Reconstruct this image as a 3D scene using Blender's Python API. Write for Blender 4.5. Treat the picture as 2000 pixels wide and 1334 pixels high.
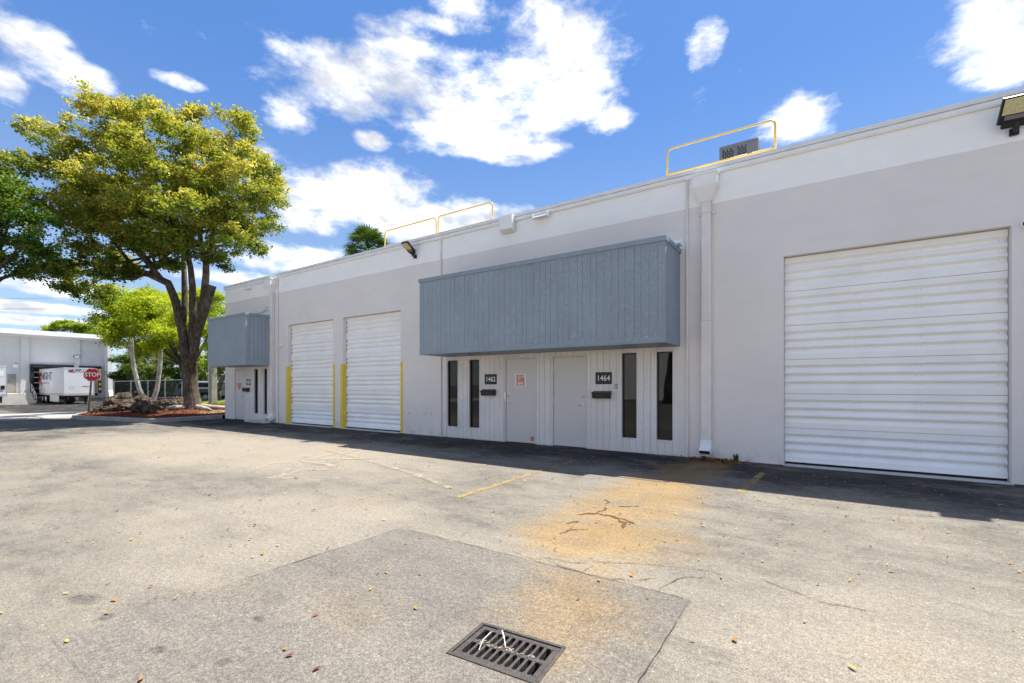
import bpy, bmesh, math, random
import numpy as np
from mathutils import Vector, Matrix

random.seed(7); RNG = np.random.default_rng(7)
for o in list(bpy.data.objects): bpy.data.objects.remove(o, do_unlink=True)
scene = bpy.context.scene
COL = scene.collection
R = math.radians

# ------------------------------------------------------------------ camera
CAMH = 1.45
cam_d = bpy.data.cameras.new('camera'); cam = bpy.data.objects.new('camera', cam_d); COL.objects.link(cam)
cam.location = (0, 0, CAMH)
cam.rotation_euler = (R(90), 0, R(33.986))
cam_d.sensor_width = 36.0; cam_d.lens = 900 / 2000 * 36.0
cam_d.shift_x = 0.0; cam_d.shift_y = 0.043
cam_d.clip_start = 0.05; cam_d.clip_end = 6000
scene.camera = cam

# ------------------------------------------------------------------ light
SUN = Vector((0.19, 0.45, 1.0)).normalized()
SUN_EL = math.asin(SUN.z); SUN_AZ = math.atan2(SUN.x, SUN.y)
SKY_STRENGTH = 0.0625
SUN_STRENGTH = 3.35
EXPOSURE = 1.69
sun_d = bpy.data.lights.new('sun', 'SUN'); sun = bpy.data.objects.new('sun', sun_d); COL.objects.link(sun)
sun_d.energy = SUN_STRENGTH; sun_d.angle = R(0.53); sun_d.color = (1.0, 0.95, 0.87)
sun.location = (0, 0, 60); sun.rotation_euler = SUN.to_track_quat('Z', 'Y').to_euler()
scene.view_settings.view_transform = 'Standard'; scene.view_settings.look = 'None'
scene.view_settings.exposure = EXPOSURE; scene.view_settings.gamma = 1.0
scene.view_settings.use_curve_mapping = False
scene.cycles.max_bounces = 8; scene.cycles.diffuse_bounces = 4; scene.cycles.transparent_max_bounces = 12
scene.cycles.use_denoising = True


# ------------------------------------------------------------------ node helper
class NT:
    def __init__(s, tree):
        s.t = tree; s.t.nodes.clear()
    def put(s, sock, v):
        if isinstance(v, bpy.types.NodeSocket): s.t.links.new(v, sock)
        elif v is not None:
            if hasattr(sock, 'default_value'):
                d = sock.default_value
                if hasattr(d, '__len__') and not hasattr(v, '__len__'): v = (v,) * len(d)
                if hasattr(d, '__len__') and len(d) == 4 and len(v) == 3: v = tuple(v) + (1,)
                sock.default_value = v
    def n(s, typ, ins=None, **props):
        nd = s.t.nodes.new(typ)
        for k, v in props.items(): setattr(nd, k, v)
        for k, v in (ins or {}).items(): s.put(nd.inputs[k], v)
        return nd
    def m(s, op, a, b=None, c=None, clamp=False):
        nd = s.n('ShaderNodeMath', {0: a, 1: b, 2: c}, operation=op); nd.use_clamp = clamp; return nd.outputs[0]
    def v(s, op, a, b=None):
        nd = s.n('ShaderNodeVectorMath', {0: a, 1: b}, operation=op)
        return nd.outputs['Value'] if op in ('LENGTH', 'DISTANCE', 'DOT_PRODUCT') else nd.outputs[0]
    def noise(s, vec, scale, detail=4.0, rough=0.55, dist=0.0, color=False):
        nd = s.n('ShaderNodeTexNoise', {'Vector': vec, 'Scale': scale, 'Detail': detail, 'Roughness': rough, 'Distortion': dist})
        return nd.outputs['Color' if color else 'Fac']
    def voro(s, vec, scale, feature='F1', out='Distance'):
        nd = s.n('ShaderNodeTexVoronoi', {'Vector': vec, 'Scale': scale}, feature=feature); return nd.outputs[out]
    def mr(s, val, a, b, c=0.0, d=1.0, smooth=True):
        nd = s.n('ShaderNodeMapRange', {'Value': val, 'From Min': a, 'From Max': b, 'To Min': c, 'To Max': d})
        if smooth: nd.interpolation_type = 'SMOOTHSTEP'
        return nd.outputs[0]
    def mix(s, f, a, b, blend='MIX'):
        nd = s.n('ShaderNodeMix', data_type='RGBA', blend_type=blend)
        s.put(nd.inputs[0], f); s.put(nd.inputs[6], a); s.put(nd.inputs[7], b); return nd.outputs[2]
    def ramp(s, f, stops, interp='LINEAR'):
        nd = s.n('ShaderNodeValToRGB', {'Fac': f}); cr = nd.color_ramp; cr.interpolation = interp
        while len(cr.elements) < len(stops): cr.elements.new(0.5)
        for e, (p, c) in zip(cr.elements, stops):
            e.position = p; e.color = tuple(c) + (1,) if len(c) == 3 else c
        return nd.outputs[0]
    def pos(s): return s.n('ShaderNodeNewGeometry').outputs['Position']
    def xyz(s, vec):
        nd = s.n('ShaderNodeSeparateXYZ', {0: vec}); return nd.outputs
    def comb(s, x, y, z):
        return s.n('ShaderNodeCombineXYZ', {0: x, 1: y, 2: z}).outputs[0]
    def bump(s, h, strength=0.3, dist=0.01):
        return s.n('ShaderNodeBump', {'Height': h, 'Strength': strength, 'Distance': dist}).outputs[0]
    def bsdf(s, color, rough=0.6, metal=0.0, normal=None, spec=0.4, coat=0.0, alpha=None):
        nd = s.n('ShaderNodeBsdfPrincipled', {'Base Color': color, 'Roughness': rough, 'Metallic': metal, 'Specular IOR Level': spec, 'Coat Weight': coat})
        if normal is not None: s.put(nd.inputs['Normal'], normal)
        if alpha is not None: s.put(nd.inputs['Alpha'], alpha)
        return nd.outputs[0]
    def out(s, sh): s.n('ShaderNodeOutputMaterial', {'Surface': sh})


MATS = {}
def newmat(name):
    m = bpy.data.materials.new(name); m.use_nodes = True; MATS[name] = m; return m, NT(m.node_tree)

def simple(name, color, rough=0.6, metal=0.0, var=0.12, scale=6.0, bump=0.0, bscale=60.0, spec=0.4, dirt=None, coat=0.0):
    """plain painted / metal surface with slight mottling and fine relief"""
    m, t = newmat(name); p = t.pos()
    n1 = t.noise(p, scale, 5); f = t.mr(n1, 0.3, 0.7, 1 - var, 1 + var, False)
    c = t.mix(1.0, color, t.comb(f, f, f), 'MULTIPLY')
    if dirt:
        c = t.mix(t.mr(t.noise(p, scale * 0.6, 7, 0.7), 0.55, 0.75, 0, 0.6), c, dirt)
    nrm = t.bump(t.noise(p, bscale, 3), bump, 0.01) if bump else None
    r = t.mr(n1, 0.3, 0.7, max(0.02, rough - 0.08), min(1, rough + 0.08), False)
    t.out(t.bsdf(c, r, metal, nrm, spec, coat)); return m


# ------------------------------------------------------------------ world: Nishita sky + cumulus by direction
CLOUDS = [(-48.3, 35.3, 4.47, 1.85), (-52.4, 33.1, 6.85, 2.12), (-55.8, 30.8, 5.21, 1.83), (-59.3, 28.4, 2.6, 1.43), (-46.5, 32.7, 9.04, 2.64), (-41.6, 31.3, 9.3, 2.53), (-37.2, 30.1, 6.95, 2.14), (-41.6, 28.4, 4.99, 1.46), (-36.5, 27.5, 7.27, 1.2), (-40.0, 39.1, 5.02, 1.07), (-42.8, 37.9, 3.72, 0.71), (-28.6, 37.9, 5.66, 2.77), (-26.4, 35.7, 5.3, 2.91), (-27.6, 33.0, 5.02, 2.45), (-30.2, 31.0, 5.69, 1.87), (-22.4, 29.4, 3.05, 0.95), (-33.3, 34.7, 3.81, 1.72), (-11.9, 34.4, 1.75, 1.37), (-2.3, 26.3, 2.4, 1.57), (-2.6, 25.3, 1.85, 0.98), (12.0, 28.7, 3.71, 2.11), (12.6, 26.2, 2.87, 1.41), (13.0, 24.6, 1.48, 0.79), (10.7, 24.0, 1.45, 0.38), (-81.3, 27.7, 2.49, 1.69), (-80.2, 26.5, 2.29, 1.34), (-81.6, 24.0, 0.93, 1.15), (-77.3, 25.6, 1.75, 1.13), (-77.1, 29.9, 0.75, 0.42), (-70.4, 28.2, 1.85, 0.48), (-67.5, 28.1, 0.89, 0.25), (-71.9, 30.0, 0.87, 0.3), (-53.0, 22.3, 8.5, 1.75), (-48.0, 23.5, 3.89, 1.25), (-59.5, 20.3, 2.85, 1.62), (-55.2, 20.3, 4.97, 0.83), (-46.5, 19.4, 11.4, 1.66), (-39.1, 20.0, 6.29, 1.46), (-58.5, 17.6, 2.9, 0.9), (-59.0, 14.0, 6.52, 1.3), (-64.5, 11.3, 4.25, 0.63), (-61.6, 23.8, 1.3, 0.94), (-49.8, 27.1, 1.65, 0.68), (-79.0, 8.6, 5.12, 0.62), (-80.2, 6.7, 5.52, 0.35), (-80.2, 5.6, 6.14, 0.31), (-30.2, 25.9, 0.89, 0.36), (-52.4, 25.3, 1.15, 0.3)]
world = bpy.data.worlds.new('World'); scene.world = world; world.use_nodes = True
w = NT(world.node_tree)
sky = w.n('ShaderNodeTexSky', sky_type='NISHITA', sun_disc=False, sun_elevation=SUN_EL, sun_rotation=SUN_AZ, altitude=0.0, air_density=1.0, dust_density=0.2, ozone_density=3.0)
d = w.n('ShaderNodeTexCoord').outputs['Generated']
dx, dy, dz = w.xyz(d)
az = w.m('MULTIPLY', w.m('ARCTAN2', dx, dy), 180 / math.pi)
el = w.m('MULTIPLY', w.m('ARCSINE', dz), 180 / math.pi)
ae = w.comb(az, el, 0.0)
dflat = w.comb(dx, dy, w.m('MULTIPLY', dz, 2.0))
fbn = w.n('ShaderNodeTexNoise', {'Vector': dflat, 'Scale': 10.0, 'Detail': 9.0, 'Roughness': 0.62, 'Distortion': 0.0})
fb = fbn.outputs['Fac']
low = w.noise(dflat, 3.1, 2.0, 0.5)
fup = w.noise(w.v('ADD', dflat, (0.006, 0.02, 0.075)), 9.0, 4.0, 0.6)
ae = w.comb(w.m('ADD', az, w.m('MULTIPLY', w.m('SUBTRACT', low, 0.5), 5.0)), el, 0.0)
F = None
for (ca, ce, ra, re) in CLOUDS:
    if ra * re < 0.6: continue
    ia, ie = 1 / (ra * 1.30), 1 / (re * 1.38)
    nd = w.n('ShaderNodeVectorMath', {0: ae, 1: (ia, ie, 0), 2: (-ca * ia, -ce * ie, 0)}, operation='MULTIPLY_ADD')
    g = w.v('DOT_PRODUCT', nd.outputs[0], nd.outputs[0])
    F = g if F is None else w.m('SMOOTH_MIN', F, g, 0.6)
F = w.m('MAXIMUM', w.m('SUBTRACT', 1.0, F), -1.1)
# unseen rest of the sky: similar cumulus, cover raised to brighten the facade
outside = w.m('MAXIMUM', w.mr(el, 40, 48), w.m('MAXIMUM', w.mr(az, 15, 22), w.mr(az, -85, -92)))
gen = w.mr(low, 0.38, 0.62, 0.0, 1.9, False)
F = w.m('MAXIMUM', F, w.m('SUBTRACT', w.m('MULTIPLY', gen, outside), 1.0))
field = w.m('ADD', F, w.m('MULTIPLY', w.m('SUBTRACT', fb, 0.5), 5.0))
alpha = w.mr(field, -0.25, 1.45)
alpha = w.m('MULTIPLY', alpha, w.mr(el, -2, 3))
thick = w.m('ADD', w.m('MULTIPLY', F, 0.45), w.m('ADD', w.m('MULTIPLY', w.m('SUBTRACT', fup, 0.5), 4.6), w.m('MULTIPLY', w.m('SUBTRACT', low, 0.5), 2.2)))
cloudc = w.mix(w.mr(thick, -0.15, 1.15), (0.52, 0.515, 0.505), (0.27, 0.28, 0.30))
airc = w.mix(w.mr(el, 0, 34), (2.6, 3.3, 4.3), (0.66, 1.50, 3.85))      # even, slightly milky Florida blue over the Nishita base
skycol = w.mix(0.62, w.n('ShaderNodeHueSaturation', {'Saturation': 1.2, 'Value': 0.95, 'Color': sky.outputs[0]}).outputs[0], airc)
skyb = w.n('ShaderNodeBackground', {'Color': skycol, 'Strength': SKY_STRENGTH})
CLOUD_STRENGTH = 0.90
clb = w.n('ShaderNodeBackground', {'Color': cloudc, 'Strength': CLOUD_STRENGTH})
mixs = w.n('ShaderNodeMixShader', {0: w.m('MULTIPLY', alpha, 0.97), 1: skyb.outputs[0], 2: clb.outputs[0]})
world.cycles.sampling_method = 'MANUAL'; world.cycles.sample_map_resolution = 512
w.n('ShaderNodeOutputWorld', {'Surface': mixs.outputs[0]})


# ------------------------------------------------------------------ mesh helpers
WLOC = {}
def wl(o): return WLOC.get(o.name, Vector((0, 0, 0))) if o else Vector((0, 0, 0))

def link(name, data, parent=None, loc=None):
    o = bpy.data.objects.new(name, data); COL.objects.link(o)
    base = wl(parent)
    if parent: o.parent = parent
    W = Vector(loc) if loc is not None else base.copy()
    o.location = W - base; WLOC[o.name] = W
    return o

def tag(o, label, cat, group=None, kind=None):
    o['label'] = label; o['category'] = cat
    if group: o['group'] = group
    if kind: o['kind'] = kind
    return o

def thing(name, label, cat, loc=(0, 0, 0), group=None):
    o = link(name, None, None, loc); o.empty_display_size = 0.2
    return tag(o, label, cat, group)

def structure(o): o['kind'] = 'structure'; return o

class MB:
    def __init__(s): s.v = []; s.f = []; s.mi = []
    def add(s, vs, fs, mi=0):
        b = len(s.v); s.v += [tuple(p) for p in vs]
        for f in fs: s.f.append(tuple(i + b for i in f)); s.mi.append(mi)
        return s
    def box(s, x0, x1, y0, y1, z0, z1, M=None, mi=0):
        vs = [Vector((x, y, z)) for z in (z0, z1) for y in (y0, y1) for x in (x0, x1)]
        if M is not None: vs = [M @ p for p in vs]
        return s.add(vs, [(0, 2, 3, 1), (4, 5, 7, 6), (0, 1, 5, 4), (2, 6, 7, 3), (0, 4, 6, 2), (1, 3, 7, 5)], mi)
    def quad(s, a, b, c, d, mi=0): return s.add([a, b, c, d], [(0, 1, 2, 3)], mi)
    def prism(s, poly, fn, t0, t1, mi=0):
        """poly: 2-D outline, fn(u, v, t) -> 3-D point"""
        n = len(poly)
        vs = [fn(u, v, t0) for u, v in poly] + [fn(u, v, t1) for u, v in poly]
        fs = [tuple(range(n))[::-1], tuple(range(n, 2 * n))] + [(i, (i + 1) % n, n + (i + 1) % n, n + i) for i in range(n)]
        return s.add(vs, fs, mi)
    def tube(s, pts, rad, n=8, cap=True, mi=0, wob=0.0):
        pts = [Vector(p) for p in pts]
        if not hasattr(rad, '__len__'): rad = [rad] * len(pts)
        b = len(s.v); prev = None
        for i, p in enumerate(pts):
            t = (pts[min(i + 1, len(pts) - 1)] - pts[max(i - 1, 0)]).normalized()
            if prev is None:
                u = t.cross(Vector((0, 0, 1)))
                if u.length < 1e-3: u = t.cross(Vector((0, 1, 0)))
                u.normalize()
            else:
                u = (prev - t * prev.dot(t)).normalized()
            prev = u; v = t.cross(u)
            for k in range(n):
                a = 2 * math.pi * k / n; r = rad[i] * (1 + (random.uniform(-wob, wob) if wob else 0))
                s.v.append(tuple(p + (u * math.cos(a) + v * math.sin(a)) * r))
        for i in range(len(pts) - 1):
            for k in range(n):
                s.f.append((b + i * n + k, b + i * n + (k + 1) % n, b + (i + 1) * n + (k + 1) % n, b + (i + 1) * n + k)); s.mi.append(mi)
        if cap:
            s.f.append(tuple(b + k for k in range(n))[::-1]); s.mi.append(mi)
            e = b + (len(pts) - 1) * n
            s.f.append(tuple(e + k for k in range(n))); s.mi.append(mi)
        return s
    def mesh(s, name, mats, off=(0, 0, 0), smooth=False):
        me = bpy.data.meshes.new(name); o = Vector(off)
        me.from_pydata([tuple(Vector(p) - o) for p in s.v], [], s.f)
        for m in (mats if isinstance(mats, (list, tuple)) else [mats]): me.materials.append(m)
        if len(me.materials) > 1: me.polygons.foreach_set('material_index', s.mi)
        bm = bmesh.new(); bm.from_mesh(me); bmesh.ops.recalc_face_normals(bm, faces=bm.faces); bm.to_mesh(me); bm.free()
        if smooth: me.polygons.foreach_set('use_smooth', [True] * len(me.polygons))
        me.update(); return me
    def build(s, name, mats, parent=None, loc=None, smooth=False, bevel=0.0, keep_normals=False):
        W = Vector(loc) if loc is not None else wl(parent)
        o = link(name, s.mesh(name, mats, W, smooth), parent, W)
        if bevel:
            b = o.modifiers.new('bevel', 'BEVEL'); b.width = bevel; b.segments = 2; b.limit_method = 'ANGLE'; b.angle_limit = R(40)
        return o

def bx(name, mat, parent, x0, x1, y0, y1, z0, z1, bevel=0.0, M=None):
    return MB().box(x0, x1, y0, y1, z0, z1, M).build(name, mat, parent, bevel=bevel)

def copy_tree(o, parent=None, delta=None):
    c = o.copy(); COL.objects.link(c); c.parent = parent
    WLOC[c.name] = wl(o) + (delta or Vector((0, 0, 0)))
    if delta is not None and parent is None: c.location = o.location + delta
    for ch in list(o.children): copy_tree(ch, c, delta)
    return c

def text_mesh(body, size, extrude=0.002, offset=0.0, align='CENTER', spacing=1.0, xs=1.0):
    cu = bpy.data.curves.new('lettering', 'FONT'); cu.body = body; cu.size = size; cu.extrude = extrude; cu.offset = offset
    cu.align_x = align; cu.align_y = 'CENTER'; cu.space_character = spacing; cu.resolution_u = 4
    ob = bpy.data.objects.new('lettering', cu); COL.objects.link(ob)
    dg = bpy.context.evaluated_depsgraph_get()
    me = bpy.data.meshes.new_from_object(ob.evaluated_get(dg))
    bpy.data.objects.remove(ob, do_unlink=True)
    if xs != 1.0: me.transform(Matrix.Diagonal((xs, 1, 1, 1)))
    return me

def text(name, body, size, mat, parent, loc, right, extrude=0.002, offset=0.0, spacing=1.0, xs=1.0, up=(0, 0, 1), align='CENTER'):
    me = text_mesh(body, size, extrude, offset, align, spacing, xs)
    r = Vector(right).normalized(); u = Vector(up).normalized(); n = r.cross(u)
    M = Matrix((r, u, n)).transposed().to_4x4(); me.transform(M)
    me.materials.clear(); me.materials.append(mat)
    return link(name, me, parent, loc)

def np_mesh(name, verts, faces, mat, attrs=None, smooth=False):
    """fast mesh from numpy arrays, faces (N,k)"""
    me = bpy.data.meshes.new(name); k = faces.shape[1]
    me.vertices.add(len(verts)); me.vertices.foreach_set('co', verts.astype(np.float32).ravel())
    me.loops.add(faces.size); me.loops.foreach_set('vertex_index', faces.astype(np.int32).ravel())
    me.polygons.add(len(faces)); me.polygons.foreach_set('loop_start', np.arange(0, faces.size, k, dtype=np.int32))
    me.polygons.foreach_set('loop_total', np.full(len(faces), k, dtype=np.int32))
    if smooth: me.polygons.foreach_set('use_smooth', np.ones(len(faces), dtype=bool))
    me.update(calc_edges=True); me.validate()
    for nm, arr in (attrs or {}).items():
        a = me.attributes.new(nm, 'FLOAT', 'POINT'); a.data.foreach_set('value', arr.astype(np.float32))
    me.materials.append(mat); return me

def sstep(a, b, v):
    t = min(1, max(0, (v - a) / (b - a))); return t * t * (3 - 2 * t)
def gz(x, y=0):
    # the yard falls half a metre to the truck docks; the parking behind the island stays level
    return -0.5 * sstep(-30, -46, x) * (1 - sstep(12, 15, y) * sstep(-62, -54, x))


# ------------------------------------------------------------------ materials
def ellipse(t, p, cx, cy, rx, ry, rot=0.0, soft=(1.0, 0.4)):
    q = t.v('SUBTRACT', p, (cx, cy, 0)); c, s = math.cos(rot), math.sin(rot)
    qx = t.v('DOT_PRODUCT', q, (c / rx, s / rx, 0)); qy = t.v('DOT_PRODUCT', q, (-s / ry, c / ry, 0))
    r = t.m('SQRT', t.m('ADD', t.m('MULTIPLY', qx, qx), t.m('MULTIPLY', qy, qy)))
    return t.mr(r, soft[0], soft[1])

def asphalt(name, patch=False):
    m, t = newmat(name); p = t.pos()
    wv = t.v('SUBTRACT', t.noise(p, 0.8, 5, 0.6, color=True), (0.5, 0.5, 0.5))
    wv2 = t.v('SUBTRACT', t.noise(p, 3.5, 5, 0.65, color=True), (0.5, 0.5, 0.5))
    pd = t.v('ADD', t.v('ADD', p, t.v('MULTIPLY', wv, (1.3, 1.5, 0))), t.v('MULTIPLY', wv2, (0.7, 0.7, 0)))
    x, y, z = t.xyz(p)
    ps = t.v('MULTIPLY', p, (0.45, 1.0, 1.0))
    big = t.noise(p, 0.5, 9, 0.72); mid = t.noise(ps, 2.4, 9, 0.78, 0.4)
    fine = t.noise(p, 9.0, 6, 0.75)
    wear = t.m('SUBTRACT', t.m('ADD', t.m('ADD', t.m('MULTIPLY', big, 0.74), t.m('MULTIPLY', mid, 0.70)), t.m('MULTIPLY', fine, 0.34)), 0.26)
    if not patch:
        wear = t.m('ADD', wear, t.m('MULTIPLY', ellipse(t, pd, -11.5, 5.2, 7.5, 2.6, 0.12), 0.34))
        wear = t.m('ADD', wear, t.m('MULTIPLY', ellipse(t, pd, -4.8, 2.6, 2.2, 1.8, 0.3), 0.20))
        wear = t.m('ADD', wear, t.m('MULTIPLY', ellipse(t, pd, 0.7, 3.1, 2.2, 1.7, 0.2), 0.20))
        wear = t.m('ADD', wear, t.m('MULTIPLY', ellipse(t, pd, -2.0, 3.5, 1.7, 0.6, 0.0), 0.2))
        # little driven strip along the wall, also darkened to deepen the shade there
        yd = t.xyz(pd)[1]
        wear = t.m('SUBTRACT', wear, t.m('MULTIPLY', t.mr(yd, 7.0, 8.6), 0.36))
        wear = t.m('SUBTRACT', wear, t.m('MULTIPLY', t.mr(t.xyz(pd)[0], -15.0, -19.0), 0.12))
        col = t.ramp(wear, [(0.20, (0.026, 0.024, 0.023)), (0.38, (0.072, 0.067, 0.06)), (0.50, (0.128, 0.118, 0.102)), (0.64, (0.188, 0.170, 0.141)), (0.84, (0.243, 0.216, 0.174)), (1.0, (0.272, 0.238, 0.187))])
    else:
        col = t.ramp(wear, [(0.30, (0.105, 0.097, 0.086)), (0.58, (0.162, 0.148, 0.128)), (0.80, (0.208, 0.187, 0.157))])
    mot = t.noise(t.v('ADD', p, t.v('MULTIPLY', wv2, (0.5, 0.5, 0))), 1.35, 10, 0.76)
    col = t.mix(t.mr(mot, 0.55, 0.68, 0, 0.42), col, t.mix(1.0, col, (0.6, 0.59, 0.58), 'MULTIPLY'))
    dus = t.noise(t.v('ADD', t.v('MULTIPLY', p, (0.6, 1.0, 1.0)), (17.3, 4.1, 0)), 1.1, 10, 0.74)
    col = t.mix(t.mr(dus, 0.52, 0.66, 0, 0.45), col, (0.275, 0.242, 0.194) if not patch else (0.23, 0.204, 0.168))
    sk = t.noise(t.v('ADD', t.v('MULTIPLY', p, (0.22, 1.5, 1.0)), t.v('MULTIPLY', wv, (0.4, 0.9, 0))), 2.2, 10, 0.8)
    col = t.mix(t.mr(sk, 0.56, 0.64, 0, 0.5), col, (0.262, 0.231, 0.185) if not patch else (0.225, 0.2, 0.165))
    col = t.mix(t.mr(sk, 0.44, 0.36, 0, 0.45), col, t.mix(1.0, col, (0.62, 0.62, 0.63), 'MULTIPLY'))
    # small black gum and oil specks
    gv = t.voro(p, 2.1); gc = t.voro(p, 2.1, out='Color')
    col = t.mix(t.m('MULTIPLY', t.mr(gv, 0.055, 0.03), t.mr(gc, 0.45, 0.5, 0, 0.7)), col, (0.05, 0.046, 0.042))
    # ochre iron staining running from the downspout to the drain
    st = t.m('MAXIMUM', ellipse(t, pd, -1.85, 8.3, 0.62, 2.1, 0.0, (1.0, 0.5)), t.m('MAXIMUM', ellipse(t, pd, -1.95, 6.2, 0.95, 2.5, 0.0, (1.0, 0.35)), ellipse(t, pd, -1.8, 4.5, 1.05, 1.5, 0.0, (1.0, 0.35))))
    st2 = ellipse(t, pd, -1.38, 2.75, 0.62, 1.2, 0.0, (1.0, 0.1))
    stn = t.mr(t.noise(p, 1.7, 5, 0.6), 0.25, 0.6, 0.35, 1.0)
    stf = t.m('MULTIPLY', t.m('MAXIMUM', st, t.m('MULTIPLY', st2, 0.75)), stn)
    col = t.mix(t.m('MULTIPLY', stf, 0.85), col, t.mix(1.0, t.mix(0.5, col, (0.235, 0.217, 0.182)), (1.30, 0.95, 0.50), 'MULTIPLY'))
    run = t.m('MULTIPLY', ellipse(t, t.v('ADD', p, t.v('MULTIPLY', wv2, (0.35, 0.3, 0))), -1.80, 8.2, 0.42, 1.6, 0.0, (1.0, 0.2)), t.mr(t.noise(t.v('MULTIPLY', p, (3, .6, 1)), 2.0, 6, 0.7), 0.3, 0.6, 0.3, 1.0))
    col = t.mix(t.m('MULTIPLY', run, 0.9), col, (0.20, 0.14, 0.075))
    # warm soiling
    warm = t.mr(t.noise(p, 0.9, 6, 0.6), 0.52, 0.75, 0, 0.4)
    col = t.mix(warm, col, t.mix(1.0, col, (1.05, 0.86, 0.60), 'MULTIPLY'))
    # oil drips
    oil = None
    for (cx, cy, a, b, ro) in [(-4.17, 0.97, .16, .07, .3), (-3.72, .98, .07, .05, 0), (1.45, 5.4, .1, .06, 0), (2.0, 4.9, .1, .07, 0), (-1.15, 6.6, .06, .04, 0), (-3.0, 1.0, .05, .04, 0), (-2.6, 1.15, .05, .04, 0), (-2.3, .95, .05, .035, 0), (-2.9, 1.5, .05, .03, 0)]:
        e = ellipse(t, t.v('ADD', p, t.v('MULTIPLY', wv2, (0.12, 0.12, 0))), cx, cy, a * 1.25, b * 1.25, ro, (1.0, 0.35))
        oil = e if oil is None else t.m('MAXIMUM', oil, e)
    oilf = t.m('MULTIPLY', oil, t.mr(t.noise(p, 26.0, 6, 0.75), 0.32, 0.62, 0.15, 1.0))
    col = t.mix(t.m('MULTIPLY', oilf, 0.75), col, (0.04, 0.038, 0.036))
    # exposed aggregate
    g1 = t.noise(p, 95.0, 3, 0.7); g2 = t.voro(p, 130.0); g3 = t.noise(p, 30.0, 4, 0.7)
    gg = t.m('MULTIPLY', t.mr(g1, 0.3, 0.72, 0.50, 1.46, False), t.mr(g3, 0.3, 0.7, 0.72, 1.24, False))
    col = t.mix(1.0, col, t.comb(gg, gg, gg), 'MULTIPLY')
    stone = t.mr(t.voro(p, 62.0, out='Color'), 0.86, 0.93)
    stone = t.m('MULTIPLY', stone, t.mr(t.voro(p, 62.0), 0.42, 0.25))
    col = t.mix(t.m('MULTIPLY', stone, 0.5), col, (0.62, 0.59, 0.52))
    hb = t.m('ADD', t.m('MULTIPLY', g1, 1.0), t.m('ADD', t.m('MULTIPLY', g2, 0.5), t.m('MULTIPLY', t.noise(p, 5.0, 5), 1.3)))
    t.out(t.bsdf(col, t.mr(oil, 0, 1, 0.92, 0.7), 0, t.bump(hb, 0.55, 0.012), 0.25)); return m
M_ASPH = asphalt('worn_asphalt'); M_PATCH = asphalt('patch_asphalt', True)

def wall_paint(name, two_tone=True, base=(0.79, 0.737, 0.69), top=(0.95, 0.935, 0.89), streaks=True):
    m, t = newmat(name); p = t.pos(); x, y, z = t.xyz(p)
    n1 = t.noise(p, 0.7, 6, 0.6); n2 = t.noise(t.v('MULTIPLY', p, (1.0, 1.0, 3.0)), 2.2, 6, 0.6)
    c = base
    if two_tone:
        zz = t.m('ADD', z, t.m('MULTIPLY', t.m('SUBTRACT', t.noise(p, 3.0, 3), 0.5), 0.012))
        c = t.mix(t.mr(zz, 5.035, 5.041, 0, 1, False), base, top)
    f = t.m('MULTIPLY', t.mr(n1, 0.3, 0.7, 0.965, 1.03, False), t.mr(n2, 0.3, 0.7, 0.975, 1.02, False))
    c = t.mix(1.0, c, t.comb(f, f, f), 'MULTIPLY')
    if streaks:
        sv = t.v('MULTIPLY', p, (5.0, 5.0, 0.25))
        s = t.mr(t.noise(sv, 1.0, 5, 0.65), 0.62, 0.8, 0, 0.35)
        c = t.mix(s, c, t.mix(1.0, c, (0.86, 0.83, 0.78), 'MULTIPLY'))
        # splash-back soil low on the wall, broken up
        low = t.m('MULTIPLY', t.mr(z, 0.45, 0.0), t.mr(t.noise(p, 4.0, 6, 0.7), 0.45, 0.75))
        c = t.mix(t.m('MULTIPLY', low, 0.5), c, (0.33, 0.31, 0.28))
        sc = t.m('MULTIPLY', ellipse(t, t.comb(x, z, 0.0), -9.75, 0.62, 1.35, 0.09), t.mr(t.noise(t.v('MULTIPLY', p, (9, 9, 5)), 1.0, 4, 0.7), 0.52, 0.66))
        c = t.mix(t.m('MULTIPLY', sc, 0.4), c, (0.16, 0.15, 0.14))
    trow = t.noise(t.v('ADD', t.v('MULTIPLY', p, (1, 1, 1.8)), t.v('MULTIPLY', t.noise(p, 2.0, 3, color=True), (0.6, 0.6, 0.6))), 6.0, 6, 0.62)
    hb = t.m('ADD', trow, t.m('MULTIPLY', t.noise(p, 70.0, 3), 0.35))
    t.out(t.bsdf(c, 0.72, 0, t.bump(hb, 0.22, 0.02), 0.25)); return m
M_WALL = wall_paint('stucco_two_tone')

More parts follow.
